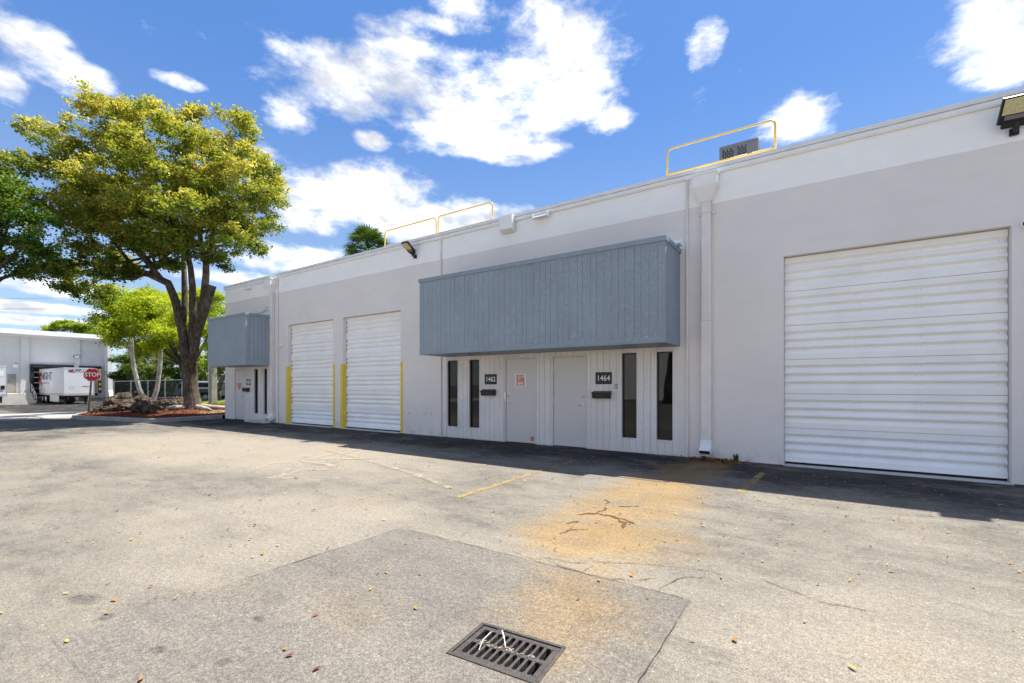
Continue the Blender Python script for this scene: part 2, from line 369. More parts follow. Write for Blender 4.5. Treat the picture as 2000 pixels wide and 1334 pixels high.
def t111(name, base, relief=0.75):
    """rough-sawn plywood siding under thick paint"""
    m, t = newmat(name); p = t.pos(); x, y, z = t.xyz(p)
    f = t.m('MULTIPLY', t.mr(t.noise(p, 1.1, 6, 0.6), 0.3, 0.7, 0.92, 1.07, False), t.mr(t.noise(p, 22.0, 4, 0.6), 0.3, 0.7, 0.95, 1.05, False))
    c = t.mix(1.0, base, t.comb(f, f, f), 'MULTIPLY')
    s = t.mr(t.noise(t.v('MULTIPLY', p, (7, 7, 0.35)), 1.0, 5, 0.65), 0.52, 0.8, 0, 0.75)
    c = t.mix(s, c, t.mix(1.0, c, (0.80, 0.80, 0.79), 'MULTIPLY'))
    c = t.mix(t.mr(t.noise(p, 0.8, 7, 0.7), 0.55, 0.75, 0, 0.35), c, t.mix(1.0, c, (1.12, 1.10, 1.06), 'MULTIPLY'))
    wv = t.v('MULTIPLY', t.noise(p, 5.0, 4, color=True), (0.5, 0.5, 0.5))
    sw = t.noise(t.v('ADD', p, wv), 13.0, 4, 0.55, 1.2)
    ridge = t.m('ABSOLUTE', t.m('SUBTRACT', sw, 0.5))
    hb = t.m('ADD', t.mr(ridge, 0.0, 0.12, 1.0, 0.0), t.m('MULTIPLY', t.noise(p, 60.0, 3), 0.35))
    t.out(t.bsdf(c, 0.62, 0, t.bump(hb, relief, 0.010), 0.35)); return m
M_BLUE = t111('blue_grey_siding', (0.345, 0.40, 0.445)); M_SIDE = t111('grey_siding', (0.80, 0.76, 0.725), 0.38)
M_BLUETRIM = simple('blue_grey_trim', (0.245, 0.295, 0.345), 0.5, 0, 0.1, 4, 0.1, 40)
M_WHITE = simple('white_paint', (0.87, 0.86, 0.83), 0.5, 0, 0.06, 3, 0.08, 50)
M_CAP = simple('galvanised_cap', (0.78, 0.77, 0.745), 0.45, 0.1, 0.08, 3)
M_DOORPAINT = simple('grey_door_paint', (0.635, 0.605, 0.58), 0.42, 0, 0.03, 2.0, 0.04, 90)
M_PIPE = simple('grey_pipe_paint', (0.79, 0.737, 0.69), 0.5, 0, 0.05, 4, 0.08, 30)

def shutter(name, base, dirty=0.25):
    m, t = newmat(name); p = t.pos()
    f = t.mr(t.noise(p, 1.5, 5, 0.6), 0.3, 0.7, 0.94, 1.04, False)
    c = t.mix(1.0, base, t.comb(f, f, f), 'MULTIPLY')
    s = t.mr(t.noise(t.v('MULTIPLY', p, (0.8, 1, 9)), 1.6, 6, 0.7), 0.55, 0.8, 0, dirty)
    c = t.mix(s, c, (0.55, 0.50, 0.42))
    k = t.m('MULTIPLY', t.mr(t.noise(t.v('MULTIPLY', p, (1.5, 1, 18)), 2.0, 7, 0.75), 0.66, 0.76), 0.6)
    c = t.mix(k, c, (0.36, 0.32, 0.27))
    ru = t.m('MULTIPLY', t.mr(t.noise(t.v('MULTIPLY', p, (0.9, 1, 26)), 2.4, 6, 0.75), 0.70, 0.80), 0.55)
    c = t.mix(ru, c, (0.42, 0.27, 0.13))
    t.out(t.bsdf(c, 0.45, 0, t.bump(t.noise(t.v('MULTIPLY', p, (0.6, 1, 1.6)), 4.5, 4), 0.22, 0.02), 0.5)); return m
M_SHUT = shutter('shutter_offwhite', (0.95, 0.925, 0.87), 0.10); M_SHUTB = shutter('shutter_coolwhite', (0.93, 0.93, 0.915), 0.04)
M_YEL = simple('safety_yellow', (0.80, 0.58, 0.03), 0.45, 0, 0.08, 5, 0.06, 50, dirt=(0.5, 0.38, 0.06))
M_RAIL = simple('faded_yellow_rail', (0.80, 0.56, 0.16), 0.45, 0, 0.06, 5)
M_BLACK = simple('black_metal', (0.016, 0.016, 0.018), 0.4, 0, 0.1, 5)
M_BLACKP = simple('black_sign', (0.02, 0.02, 0.022), 0.45, 0, 0.1, 5)
M_BRONZE = simple('bronze_frame', (0.035, 0.032, 0.028), 0.4, 0.3, 0.1, 5)
M_STEEL = simple('brushed_steel', (0.62, 0.60, 0.56), 0.28, 1.0, 0.08, 20)
M_BRASS = simple('worn_brass', (0.60, 0.50, 0.32), 0.3, 1.0, 0.08, 20)
M_LETTER = simple('white_lettering', (0.82, 0.82, 0.82), 0.5, 0, 0.02, 3)
M_RED = simple('sticker_red', (0.62, 0.16, 0.12), 0.5, 0, 0.06, 5)
M_FADERED = simple('faded_red', (0.66, 0.25, 0.20), 0.5, 0, 0.06, 5)
M_STOP = simple('sign_red', (0.50, 0.008, 0.014), 0.35, 0, 0.05, 5)
M_LOGO = simple('logo_red', (0.42, 0.01, 0.03), 0.5, 0, 0.05, 5)
M_DARKTXT = simple('dark_lettering', (0.10, 0.09, 0.10), 0.5, 0, 0.05, 5)
M_HEARTW = simple('sticker_pale', (0.72, 0.66, 0.66), 0.5, 0, 0.1, 8)
M_CONC = simple('concrete', (0.30, 0.285, 0.26), 0.85, 0, 0.18, 2.5, 0.3, 40, dirt=(0.18, 0.17, 0.15))
M_CONCL = simple('pale_concrete', (0.52, 0.50, 0.465), 0.85, 0, 0.12, 1.2, 0.2, 30, dirt=(0.34, 0.32, 0.29))
M_RUBBER = simple('rubber', (0.018, 0.018, 0.018), 0.85, 0, 0.2, 8)
M_PIT = simple('pit_dark', (0.03, 0.027, 0.022), 0.95, 0, 0.2, 8)
M_IRON = simple('cast_iron', (0.065, 0.058, 0.053), 0.6, 0.35, 0.3, 25, 0.5, 120, dirt=(0.20, 0.135, 0.08))
M_LED = simple('led_panel', (0.62, 0.55, 0.30), 0.3, 0, 0.15, 40)
M_ACGREY = simple('ac_grey', (0.20, 0.205, 0.215), 0.45, 0.2, 0.05, 5)
M_GALV = simple('galvanised', (0.45, 0.46, 0.47), 0.45, 0.6, 0.1, 6)
M_WOODPOST = simple('weathered_post', (0.11, 0.085, 0.065), 0.85, 0, 0.25, 12, 0.3, 60)
M_ROOF = simple('roof_membrane', (0.55, 0.55, 0.54), 0.85, 0, 0.1, 1)

def glass_mat():
    m, t = newmat('dark_tinted_glass'); p = t.pos()
    t.out(t.bsdf((0.006, 0.007, 0.007), 0.02, 0, t.bump(t.noise(p, 1.3, 2), 0.05, 0.02), 0.40)); return m
M_GLASS = glass_mat()
def bark_mat(name, a, b, sc=1.0):
    m, t = newmat(name); p = t.pos()
    n = t.noise(t.v('MULTIPLY', p, (1, 1, 0.25)), 14 * sc, 6, 0.7); n2 = t.noise(p, 2.2 * sc, 5, 0.6)
    c = t.mix(t.mr(n, 0.35, 0.7), a, b); c = t.mix(t.mr(n2, 0.5, 0.7, 0, 0.6), c, tuple(min(1, v * 1.6) for v in b))
    t.out(t.bsdf(c, 0.9, 0, t.bump(n, 0.9, 0.04), 0.15)); return m
M_BARK = bark_mat('bark_grey_brown', (0.05, 0.038, 0.029), (0.16, 0.13, 0.10)); M_BARKD = bark_mat('bark_dark', (0.03, 0.025, 0.02), (0.09, 0.075, 0.06))
M_PALMB = bark_mat('bark_pale_palm', (0.30, 0.29, 0.26), (0.50, 0.49, 0.46)); M_ROOT = bark_mat('bark_root', (0.26, 0.22, 0.18), (0.48, 0.43, 0.36))

def leaf_mat(name, stops, trans=0.35, rough=0.5):
    m, t = newmat(name)
    a = t.n('ShaderNodeAttribute', attribute_name='tint').outputs['Fac']
    c = t.ramp(a, stops)
    p = t.pos(); f = t.mr(t.noise(p, 1.1, 3), 0.3, 0.7, 0.82, 1.15, False); c = t.mix(1.0, c, t.comb(f, f, f), 'MULTIPLY')
    b = t.bsdf(c, rough, 0, None, 0.25)
    tr = t.n('ShaderNodeBsdfTranslucent', {'Color': t.mix(1.0, c, (1.25, 1.2, 0.55), 'MULTIPLY')}).outputs[0]
    t.out(t.n('ShaderNodeMixShader', {0: trans, 1: b, 2: tr}).outputs[0]); return m
M_LEAF = leaf_mat('leaf_yellow_green', [(0.0, (0.035, 0.085, 0.012)), (0.35, (0.16, 0.22, 0.022)), (0.6, (0.37, 0.38, 0.06)), (1.0, (0.62, 0.54, 0.16))], 0.42)
M_LEAFG = leaf_mat('leaf_deep_green', [(0.0, (0.03, 0.085, 0.012)), (0.6, (0.085, 0.175, 0.022)), (1.0, (0.27, 0.28, 0.04))], 0.35)
M_LEAFL = leaf_mat('leaf_lime', [(0.0, (0.12, 0.21, 0.012)), (0.5, (0.29, 0.38, 0.020)), (1.0, (0.46, 0.52, 0.04))], 0.45)
M_LEAFS = leaf_mat('leaf_shrub', [(0.0, (0.035, 0.075, 0.014)), (0.55, (0.11, 0.18, 0.03)), (1.0, (0.24, 0.27, 0.07))], 0.35)
M_FROND = leaf_mat('palm_frond', [(0.0, (0.04, 0.09, 0.02)), (1.0, (0.13, 0.20, 0.045))], 0.25)
M_FALL = leaf_mat('dry_leaf', [(0.0, (0.14, 0.035, 0.016)), (0.35, (0.26, 0.095, 0.025)), (0.65, (0.38, 0.19, 0.04)), (1.0, (0.48, 0.33, 0.05))], 0.1, 0.6)
M_MULCHC = leaf_mat('red_mulch_chips', [(0.0, (0.07, 0.022, 0.013)), (0.6, (0.18, 0.052, 0.026)), (1.0, (0.30, 0.165, 0.095))], 0.0, 0.9)
M_GRASSB = leaf_mat('grass_blade', [(0.0, (0.09, 0.14, 0.02)), (1.0, (0.26, 0.30, 0.06))], 0.25)

# ================================================================== GROUND
GC = Vector((-1.43, 2.07, 0)); GA = R(4.8)          # the drain's centre and turn
GL, GW = 0.55, 0.37
def grate_pt(u, v, z=0.0):
    return (GC.x + u * math.cos(GA) - v * math.sin(GA), GC.y + u * math.sin(GA) + v * math.cos(GA), z)

def ground():
    xs = [-2500, -800, -300, -140, -100, -80, -66, -62, -60, -58, -56, -54, -50] + [-46 + 2 * i for i in range(9)] + [-24, -16, -10, -5, -2.2, -0.7, 3, 8, 20, 60, 200, 800, 2500]
    ys = [-2500, -800, -200, -60, -20, -8, -2, 0.5, 1.4, 2.8, 5, 8, 10, 12, 12.8, 13.5, 14.2, 15, 20, 30, 60, 200, 800, 2500]
    mb = MB(); ids = {}
    for i, x in enumerate(xs):
        for j, y in enumerate(ys): ids[i, j] = len(mb.v); mb.v.append((x, y, gz(x, y)))
    hi, hj = xs.index(-2.2), ys.index(1.4)
    for i in range(len(xs) - 1):
        for j in range(len(ys) - 1):
            if (i, j) == (hi, hj): continue
            mb.f.append((ids[i, j], ids[i + 1, j], ids[i + 1, j + 1], ids[i, j + 1])); mb.mi.append(0)
    a, b = GL / 2 - 0.02, GW / 2 - 0.02
    h = len(mb.v); mb.v += [grate_pt(-a, -b), grate_pt(a, -b), grate_pt(a, b), grate_pt(-a, b)]
    o = [ids[hi, hj], ids[hi + 1, hj], ids[hi + 1, hj + 1], ids[hi, hj + 1]]
    for k in range(4):
        mb.f.append((o[k], o[(k + 1) % 4], h + (k + 1) % 4, h + k)); mb.mi.append(0)
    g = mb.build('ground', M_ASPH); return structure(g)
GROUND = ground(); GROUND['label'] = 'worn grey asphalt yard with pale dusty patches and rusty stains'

def patch_sheet():
    bm = bmesh.new(); x0, x1, y0, y1 = -3.62, -0.74, 0.72, 3.25; loop = []
    rr = random.Random(4)
    def seg(a, b, n):
        for i in range(n):
            t = i / n; loop.append((a[0] + (b[0] - a[0]) * t + rr.uniform(-.005, .005), a[1] + (b[1] - a[1]) * t + rr.uniform(-.005, .005)))
    seg((x0, y0), (x1, y0), 36); seg((x1, y0), (x1, y1), 32); seg((x1, y1), (x0 + .08, y1), 36); seg((x0 + .08, y1), (x0, y0), 32)
    vs = [bm.verts.new((x, y, 0.004)) for x, y in loop]
    es = [bm.edges.new((vs[i], vs[(i + 1) % len(vs)])) for i in range(len(vs))]
    a, b = GL / 2 - 0.02, GW / 2 - 0.02
    hv = [bm.verts.new(grate_pt(u, v, 0.004)) for u, v in ((-a, -b), (a, -b), (a, b), (-a, b))]
    es += [bm.edges.new((hv[i], hv[(i + 1) % 4])) for i in range(4)]
    bmesh.ops.triangle_fill(bm, edges=es, use_beauty=True, use_dissolve=False)
    for f in list(bm.faces):   # drop anything filled inside the hole
        c = f.calc_center_median() - GC
        u = c.x * math.cos(GA) + c.y * math.sin(GA); v = -c.x * math.sin(GA) + c.y * math.cos(GA)
        if abs(u) < a * .98 and abs(v) < b * .98 and all(w_ in hv for w_ in f.verts): bm.faces.remove(f)
    bmesh.ops.recalc_face_normals(bm, faces=bm.faces)
    for f in bm.faces:
        if f.normal.z < 0: f.normal_flip()
    ctr = Vector(((x0 + x1) / 2, (y0 + y1) / 2, 0)); low = []
    for v in vs:
        dd = Vector((v.co.x - ctr.x, v.co.y - ctr.y, 0)).normalized() * .03; low.append(bm.verts.new((v.co.x + dd.x, v.co.y + dd.y, -.003)))
    for i in range(len(vs)):
        k = (i + 1) % len(vs); f = bm.faces.new((vs[i], low[i], low[k], vs[k])); f.normal_update()
        if f.normal.z < 0: f.normal_flip()
    me = bpy.data.meshes.new('asphalt_patch'); bm.to_mesh(me); bm.free(); me.materials.append(M_PATCH)
    return structure(link('asphalt_patch', me)), loop
PATCH, PLOOP = patch_sheet()

def decal_mat(name, color, scale, lo, hi, dens=1.0, rough=0.85):
    m, t = newmat(name); p = t.pos()
    n = t.m('ADD', t.m('MULTIPLY', t.noise(p, scale, 6, 0.7), 0.6), t.m('MULTIPLY', t.noise(p, scale * 9, 3, 0.7), 0.4))
    a = t.m('MULTIPLY', t.mr(n, lo, hi), dens)
    b = t.bsdf(color, rough, 0, None, 0.2); tr = t.n('ShaderNodeBsdfTransparent').outputs[0]
    t.out(t.n('ShaderNodeMixShader', {0: a, 1: tr, 2: b}).outputs[0]); return m
M_LINE = decal_mat('worn_yellow_line', (0.32, 0.235, 0.105), 5.0, 0.36, 0.54, 0.82)
M_CRACK = decal_mat('crack_dark', (0.05, 0.04, 0.028), 5.0, 0.38, 0.50, 0.9)
M_MUD = decal_mat('rust_mud', (0.13, 0.060, 0.022), 9.0, 0.36, 0.52, 0.95)
M_DUST = decal_mat('pale_tyre_dust', (0.36, 0.315, 0.245), 4.0, 0.38, 0.60, 0.75)

def ribbon(name, pts, width, mat, z=0.010, jit=0.0, sub=0.12, seed=1, vary=0.0, zf=None):
    rr = random.Random(seed); P = []
    for a, b in zip(pts[:-1], pts[1:]):
        L = math.hypot(b[0] - a[0], b[1] - a[1]); n = max(1, int(L / sub))
        for i in range(n):
            t = i / n; P.append((a[0] + (b[0] - a[0]) * t + rr.uniform(-jit, jit), a[1] + (b[1] - a[1]) * t + rr.uniform(-jit, jit)))
    P.append(pts[-1]); mb = MB()
    for i, (x, y) in enumerate(P):
        q0, q1 = P[max(0, i - 1)], P[min(len(P) - 1, i + 1)]; tx, ty = q1[0] - q0[0], q1[1] - q0[1]; L = math.hypot(tx, ty) or 1
        wd = width * 0.5 * (1 + rr.uniform(-vary, vary)) * (0.35 if jit and i in (0, len(P) - 1) else 1)
        zz = z + (gz(x) if zf else 0)
        mb.v += [(x - ty / L * wd, y + tx / L * wd, zz), (x + ty / L * wd, y - tx / L * wd, zz)]
    for i in range(len(P) - 1): mb.f.append((2 * i, 2 * i + 1, 2 * i + 3, 2 * i + 2)); mb.mi.append(0)
    return mb.build(name, mat, GROUND)
ribbon('parking_line', [(-3.92, 4.55), (-3.98, 8.1)], 0.10, M_LINE, 0.005)
ribbon('parking_line', [(-0.93, 6.9), (-0.82, 8.65)], 0.10, M_LINE, 0.005)
for k, pl in enumerate([[(-2.24, 3.33), (-2.06, 3.28), (-1.89, 3.33), (-1.72, 3.28), (-1.53, 3.26), (-1.36, 3.26), (-1.19, 3.33), (-1.01, 3.49)],
        [(-1.95, 3.36), (-1.69, 3.4), (-1.49, 3.56), (-1.26, 3.66), (-1.05, 3.76), (-0.86, 3.8), (-0.73, 3.84), (-.6, 3.82)], [(-0.96, 3.26), (-0.94, 3.38), (-0.91, 3.56), (-0.82, 3.64), (-0.73, 3.71)],
        [(-1.56, 3.26), (-1.54, 3.37), (-1.52, 3.48)], [(-0.4, 3.9), (0.0, 3.7), (0.3, 3.75)]]):
    ribbon('crack', pl, 0.006, M_CRACK, 0.006, 0.012, 0.05, 20 + k, 0.6)
for side in ([(x, y) for x, y in PLOOP[36:68]], [(x, y) for x, y in PLOOP[68:104]], [(x, y) for x, y in PLOOP[104:124]]):
    ribbon('patch_seam', side, 0.006, M_CRACK, 0.0075, 0.004, 0.05, 31, 0.7)
for k, pl in enumerate([[(-2.28, 4.69), (-2.15, 4.85), (-1.96, 4.85), (-1.8, 4.8), (-1.63, 4.71)], [(-2.12, 4.86), (-2.12, 5.07), (-2.15, 5.19)], [(-2.24, 4.34), (-2.16, 4.48)], [(-2.04, 5.27), (-1.94, 5.34), (-1.83, 5.47)],
        [(-2.31, 5.53), (-2.19, 5.4), (-2.2, 5.3)], [(-2.11, 3.97), (-2.11, 4.14), (-1.95, 4.28)], [(-1.93, 4.83), (-1.72, 4.69), (-1.68, 4.51)]]):
    ribbon('mud_vein', pl, 0.042 if k in (0, 2, 6) else 0.02, M_MUD, 0.005, 0.02, 0.05, 50 + k, 0.7)
for k, pl in enumerate([[(-9.27, 7.44), (-8.55, 7.46), (-7.64, 7.24), (-6.74, 7.11), (-6.07, 7.15)], [(-8.06, 4.1), (-8.52, 4.61), (-8.31, 4.89), (-7.55, 4.63), (-7.11, 4.1), (-7.3, 3.87), (-7.01, 3.92), (-6.63, 4.32), (-6.22, 4.45)],
        [(-7.01, 3.92), (-7.94, 4.67), (-8.84, 5.53)], [(-8.35, 5.45), (-8.62, 6.11), (-9.42, 7.1), (-10.29, 6.99)], [(-9.15, 6.22), (-7.68, 5.91), (-6.4, 5.58), (-5.34, 5.29), (-4.33, 4.88)],
        [(-8.4, 5.05), (-7.88, 5.04), (-7.42, 5.15), (-6.96, 4.73), (-7.34, 4.59)], [(-8.35, 5.23), (-7.74, 5.71), (-7.29, 6.09)], [(-7.53, 5.28), (-8.31, 5.89), (-8.72, 6.71), (-8.76, 7.32)], [(-9.9, 7.9), (-9.0, 7.6), (-8.0, 7.75), (-7.2, 7.6)]]):
    # smooth the track
    P = pl
    for _ in range(2):
        Q = [P[0]]
        for a, b in zip(P[:-1], P[1:]): Q += [(a[0] * .75 + b[0] * .25, a[1] * .75 + b[1] * .25), (a[0] * .25 + b[0] * .75, a[1] * .25 + b[1] * .75)]
        P = Q + [P[-1]]
    ribbon('tyre_track', P, 0.10, M_DUST, 0.005 + 0.0008 * k, 0.0, 0.3, 70 + k, 0.5)

# road crossing in front of the loading docks
m, t = newmat('pale_road'); p = t.pos()
c = t.ramp(t.m('ADD', t.m('MULTIPLY', t.noise(p, .5, 6, .65), .6), t.m('MULTIPLY', t.noise(t.v('MULTIPLY', p, (1, .2, 1)), 1.2, 6, .7), .4)), [(.35, (.26, .25, .235)), (.65, (.40, .385, .355))])
t.out(t.bsdf(c, .9, 0, t.bump(t.noise(p, 60, 3), .3, .01), .2)); M_ROAD = m
mb = MB(); xs = [-46 + 2 * i for i in range(10)]; ys = [-300, -60, -10, 5, 10, 12, 12.8, 13.5, 14.2, 15, 24, 60, 300]
for x in xs: mb.v += [(x, y, gz(x, y) + .006) for y in ys]
for i in range(len(xs) - 1):
    for j in range(len(ys) - 1): mb.f.append((i * 13 + j, (i + 1) * 13 + j, (i + 1) * 13 + j + 1, i * 13 + j + 1)); mb.mi.append(0)
structure(mb.build('road', M_ROAD))

# ------------------------------------------------------------------ planting island and kerb
KERB = [(-21.95, 9.72), (-21.72, 8.6), (-21.55, 7.6), (-21.75, 7.05), (-22.4, 6.8), (-23.6, 6.6), (-25.2, 6.25), (-26.4, 5.95), (-27.3, 5.92), (-28.2, 6.2), (-29.6, 6.7), (-31.0, 7.5), (-32.5, 8.9), (-33.6, 10.6), (-34.2, 13), (-34.4, 16)]
def smooth_poly(P, it=2):
    for _ in range(it):
        Q = [P[0]]
        for a, b in zip(P[:-1], P[1:]): Q += [(a[0] * .75 + b[0] * .25, a[1] * .75 + b[1] * .25), (a[0] * .25 + b[0] * .75, a[1] * .25 + b[1] * .75)]
        P = Q + [P[-1]]
    return P
KP = smooth_poly(KERB)
def kerb():
    mb = MB(); prof = [(0.0, -0.05), (0.02, 0.13), (0.045, 0.155), (0.17, 0.16), (0.17, -0.05)]
    n = len(prof)
    for i, (x, y) in enumerate(KP):
        a, b = KP[max(0, i - 1)], KP[min(len(KP) - 1, i + 1)]; tx, ty = b[0] - a[0], b[1] - a[1]; L = math.hypot(tx, ty)
        nx, ny = ty / L, -tx / L      # inward
        for u, z in prof: mb.v.append((x + nx * u, y + ny * u, z + gz(x, y)))
    for i in range(len(KP) - 1):
        for k in range(n - 1): mb.f.append((i * n + k, i * n + k + 1, (i + 1) * n + k + 1, (i + 1) * n + k)); mb.mi.append(0)
    mb.f.append(tuple(range(n))); mb.mi.append(0)
    o = mb.build('kerb', M_CONC); return structure(o)
kerb()

def seg_dist(x, y):
    best = 1e9
    for a, b in zip(KP[:-1], KP[1:]):
        dx_, dy_ = b[0] - a[0], b[1] - a[1]; tt = max(0, min(1, ((x - a[0]) * dx_ + (y - a[1]) * dy_) / (dx_ * dx_ + dy_ * dy_ + 1e-9)))
        best = min(best, math.hypot(x - a[0] - tt * dx_, y - a[1] - tt * dy_))
    return best
ISL = KP + [(-34.4, 40), (-21.95, 40)]
def inside(x, y, P=ISL):
    c = False; n = len(P)
    for i in range(n):
        x1, y1 = P[i]; x2, y2 = P[(i + 1) % n]
        if (y1 > y) != (y2 > y) and x < (x2 - x1) * (y - y1) / (y2 - y1) + x1: c = not c
    return c
def isl_z(x, y):
    d_ = seg_dist(x, y); t = min(1, d_ / 2.2)
    return 0.12 + gz(x) * .3 + 0.22 * t * t * (3 - 2 * t) * (1 if y < 12 else max(0.6, 1 - (y - 12) / 10))
m, t = newmat('mulch_soil'); p = t.pos(); x_, y_, z_ = t.xyz(p)
far = t.mr(t.m('ADD', t.m('MULTIPLY', x_, 0.35), t.m('ADD', y_, t.m('MULTIPLY', t.noise(p, 1.5, 4), 2.0))), 1.6, 3.4)
c = t.mix(far, t.ramp(t.noise(p, 18, 6, .7), [(.3, (.06, .02, .012)), (.6, (.17, .05, .026)), (.8, (.26, .12, .07))]), t.ramp(t.noise(p, 14, 6, .7), [(.3, (.17, .10, .05)), (.6, (.34, .23, .13)), (.8, (.42, .32, .20))]))
grassf = t.mr(t.m('ADD', y_, t.m('MULTIPLY', t.noise(p, 1.2, 4), 2.5)), 13.4, 14.6)
c = t.mix(grassf, c, t.ramp(t.noise(p, 8, 6, .7), [(.3, (.09, .14, .025)), (.7, (.24, .28, .06))]))
t.out(t.bsdf(c, .95, 0, t.bump(t.noise(p, 45, 4, .7), .9, .03), .1)); M_MULCH = m
def island():
    bm = bmesh.new(); st = 0.4; ix = {}
    X = np.arange(-34.4, -21.4, st); Y = np.arange(5.6, 40, st)
    for i, x in enumerate(X):
        for j, y in enumerate(Y):
            if inside(x, y) and (seg_dist(x, y) > 0.12): ix[i, j] = bm.verts.new((x, y, isl_z(x, y) + random.uniform(-.015, .015)))
    for (i, j) in list(ix):
        if all(k in ix for k in ((i + 1, j), (i, j + 1), (i + 1, j + 1))): bm.faces.new((ix[i, j], ix[i + 1, j], ix[i + 1, j + 1], ix[i, j + 1]))
    # skirt out to the kerb
    for e in [e for e in bm.edges if e.is_boundary]:
        pass
    be = [e for e in bm.edges if len(e.link_faces) == 1]
    res = bmesh.ops.extrude_edge_only(bm, edges=be)
    for v in [g for g in res['geom'] if isinstance(g, bmesh.types.BMVert)]:
        best, bp = 1e9, None
        for q in range(len(KP) - 1):
            a, b = KP[q], KP[q + 1]; dx_, dy_ = b[0] - a[0], b[1] - a[1]
            tt = max(0, min(1, ((v.co.x - a[0]) * dx_ + (v.co.y - a[1]) * dy_) / (dx_ * dx_ + dy_ * dy_ + 1e-9)))
            cx, cy = a[0] + tt * dx_, a[1] + tt * dy_; dd = math.hypot(v.co.x - cx, v.co.y - cy)
            if dd < best:
                L = math.hypot(dx_, dy_); best = dd; bp = (cx + dy_ / L * .1, cy - dx_ / L * .1)
        if best < 1.2: v.co.x, v.co.y = bp; v.co.z = 0.125 + gz(bp[0])
        else: v.co.z = -0.1
    me = bpy.data.meshes.new('mulch_bed'); bm.normal_update(); bmesh.ops.recalc_face_normals(bm, faces=bm.faces); bm.to_mesh(me); bm.free(); me.materials.append(M_MULCH)
    me.polygons.foreach_set('use_smooth', [True] * len(me.polygons))
    return structure(link('mulch_bed', me))
island()
# lawn beyond the island
m, t = newmat('lawn_green'); p = t.pos()
c = t.ramp(t.noise(p, 3, 7, .7), [(.3, (.07, .11, .02)), (.55, (.15, .20, .04)), (.75, (.28, .25, .10))])
t.out(t.bsdf(c, .95, 0, t.bump(t.noise(p, 40, 4, .7), .9, .04), .1)); M_LAWN = m
mb = MB()
for x in (-45.5, -42, -38, -34.2): mb.v += [(x, y, z) for y, z in ((16.0, gz(x, 16) - .03), (17.0, .06), (21, .10), (30, .06), (46, -.03))]
for i in range(3):
    for j in range(4): mb.f.append((i * 5 + j, (i + 1) * 5 + j, (i + 1) * 5 + j + 1, i * 5 + j + 1)); mb.mi.append(0)
structure(mb.build('lawn', M_LAWN))

# ================================================================== THE WAREHOUSE
D = 9.75; XL, XR = -21.77, 16.0; ZT = 5.72; YB = 32.0
WH = thing('warehouse', 'long low warehouse, white over grey, with roll-up doors and blue-grey canopies', 'warehouse', (XL, D, 0))
OPEN = {'d1': (-16.82, -14.02, 0, 3.75, .18), 'd2': (-13.48, -10.66, 0, 3.75, .18), 'dr': (-0.59, 2.31, 0, 3.81, .18),
        'e62': (-6.80, -5.84, 0, 2.17, .07), 'e64': (-5.41, -4.48, 0, 2.17, .07), 'e60': (-20.92, -20.06, 0, 2.15, .07),
        'w1': (-8.77, -8.38, .31, 2.15, .09), 'w2': (-7.97, -7.62, .31, 2.15, .09), 'w3': (-3.66, -3.33, .31, 2.16, .09), 'w4': (-2.90, -2.56, .31, 2.16, .09),
        'w5': (-19.30, -19.0, .31, 2.12, .09), 'w6': (-18.56, -18.3, .31, 2.12, .09),
        'd3': (7.2, 10.1, 0, 3.81, .18)}
def facade():
    mb = MB(); xs = sorted({XL, XR} | {v for o in OPEN.values() for v in o[:2]}); zs = sorted({0.0, ZT} | {v for o in OPEN.values() for v in o[2:4]})
    for a, b in zip(xs[:-1], xs[1:]):
        for c, d_ in zip(zs[:-1], zs[1:]):
            mx, mz = (a + b) / 2, (c + d_) / 2
            if any(o[0] < mx < o[1] and o[2] < mz < o[3] for o in OPEN.values()): continue
            mb.quad((a, D, c), (b, D, c), (b, D, d_), (a, D, d_))
    for (a, b, c, d_, dep) in OPEN.values():
        e = D + dep
        mb.quad((a, D, c), (a, D, d_), (a, e, d_), (a, e, c)); mb.quad((b, D, c), (b, e, c), (b, e, d_), (b, D, d_))
        mb.quad((a, D, d_), (b, D, d_), (b, e, d_), (a, e, d_))
        if c > 0.1: mb.quad((a, D, c), (a, e, c), (b, e, c), (b, D, c))
    # ends and back, slab under the building line
    mb.quad((XL, D, 0), (XL, D, ZT), (XL, YB, ZT), (XL, YB, 0)); mb.quad((XR, D, 0), (XR, YB, 0), (XR, YB, ZT), (XR, D, ZT))
    mb.quad((XL, YB, 0), (XR, YB, 0), (XR, YB, ZT), (XL, YB, ZT))
    me = mb.mesh('wall', M_WALL, wl(WH))
    return link('wall', me, WH)
facade()
bx('roof', M_ROOF, WH, XL + .01, XR - .01, D + .26, YB - .02, 5.35, 5.45)
mb = MB(); mb.box(XL - .055, XR + .05, D - .055, D + .26, 5.712, 5.79); mb.build('parapet_cap', M_CAP, WH, bevel=.008)
# joints of the metal cap, one every three metres
for i, x in enumerate(np.arange(-20.3, 3, 3.03)): bx('cap_joint', M_CAP, WH, x - .045, x + .045, D - .059, D + .265, 5.708, 5.794)
mb = MB(); mb.prism([(-.035, 5.612), (-.05, 5.64), (-.05, 5.69), (-.03, 5.708), (-.0, 5.708), (0, 5.612)], lambda u, v, s: (s, D - .002 + u, v), XL - .05, XR); mb.build('fascia', M_WHITE, WH)
mb = MB(); mb.box(XL - .05, XL - .002, D + .0, YB, 5.612, 5.708); mb.build('fascia', M_WHITE, WH)

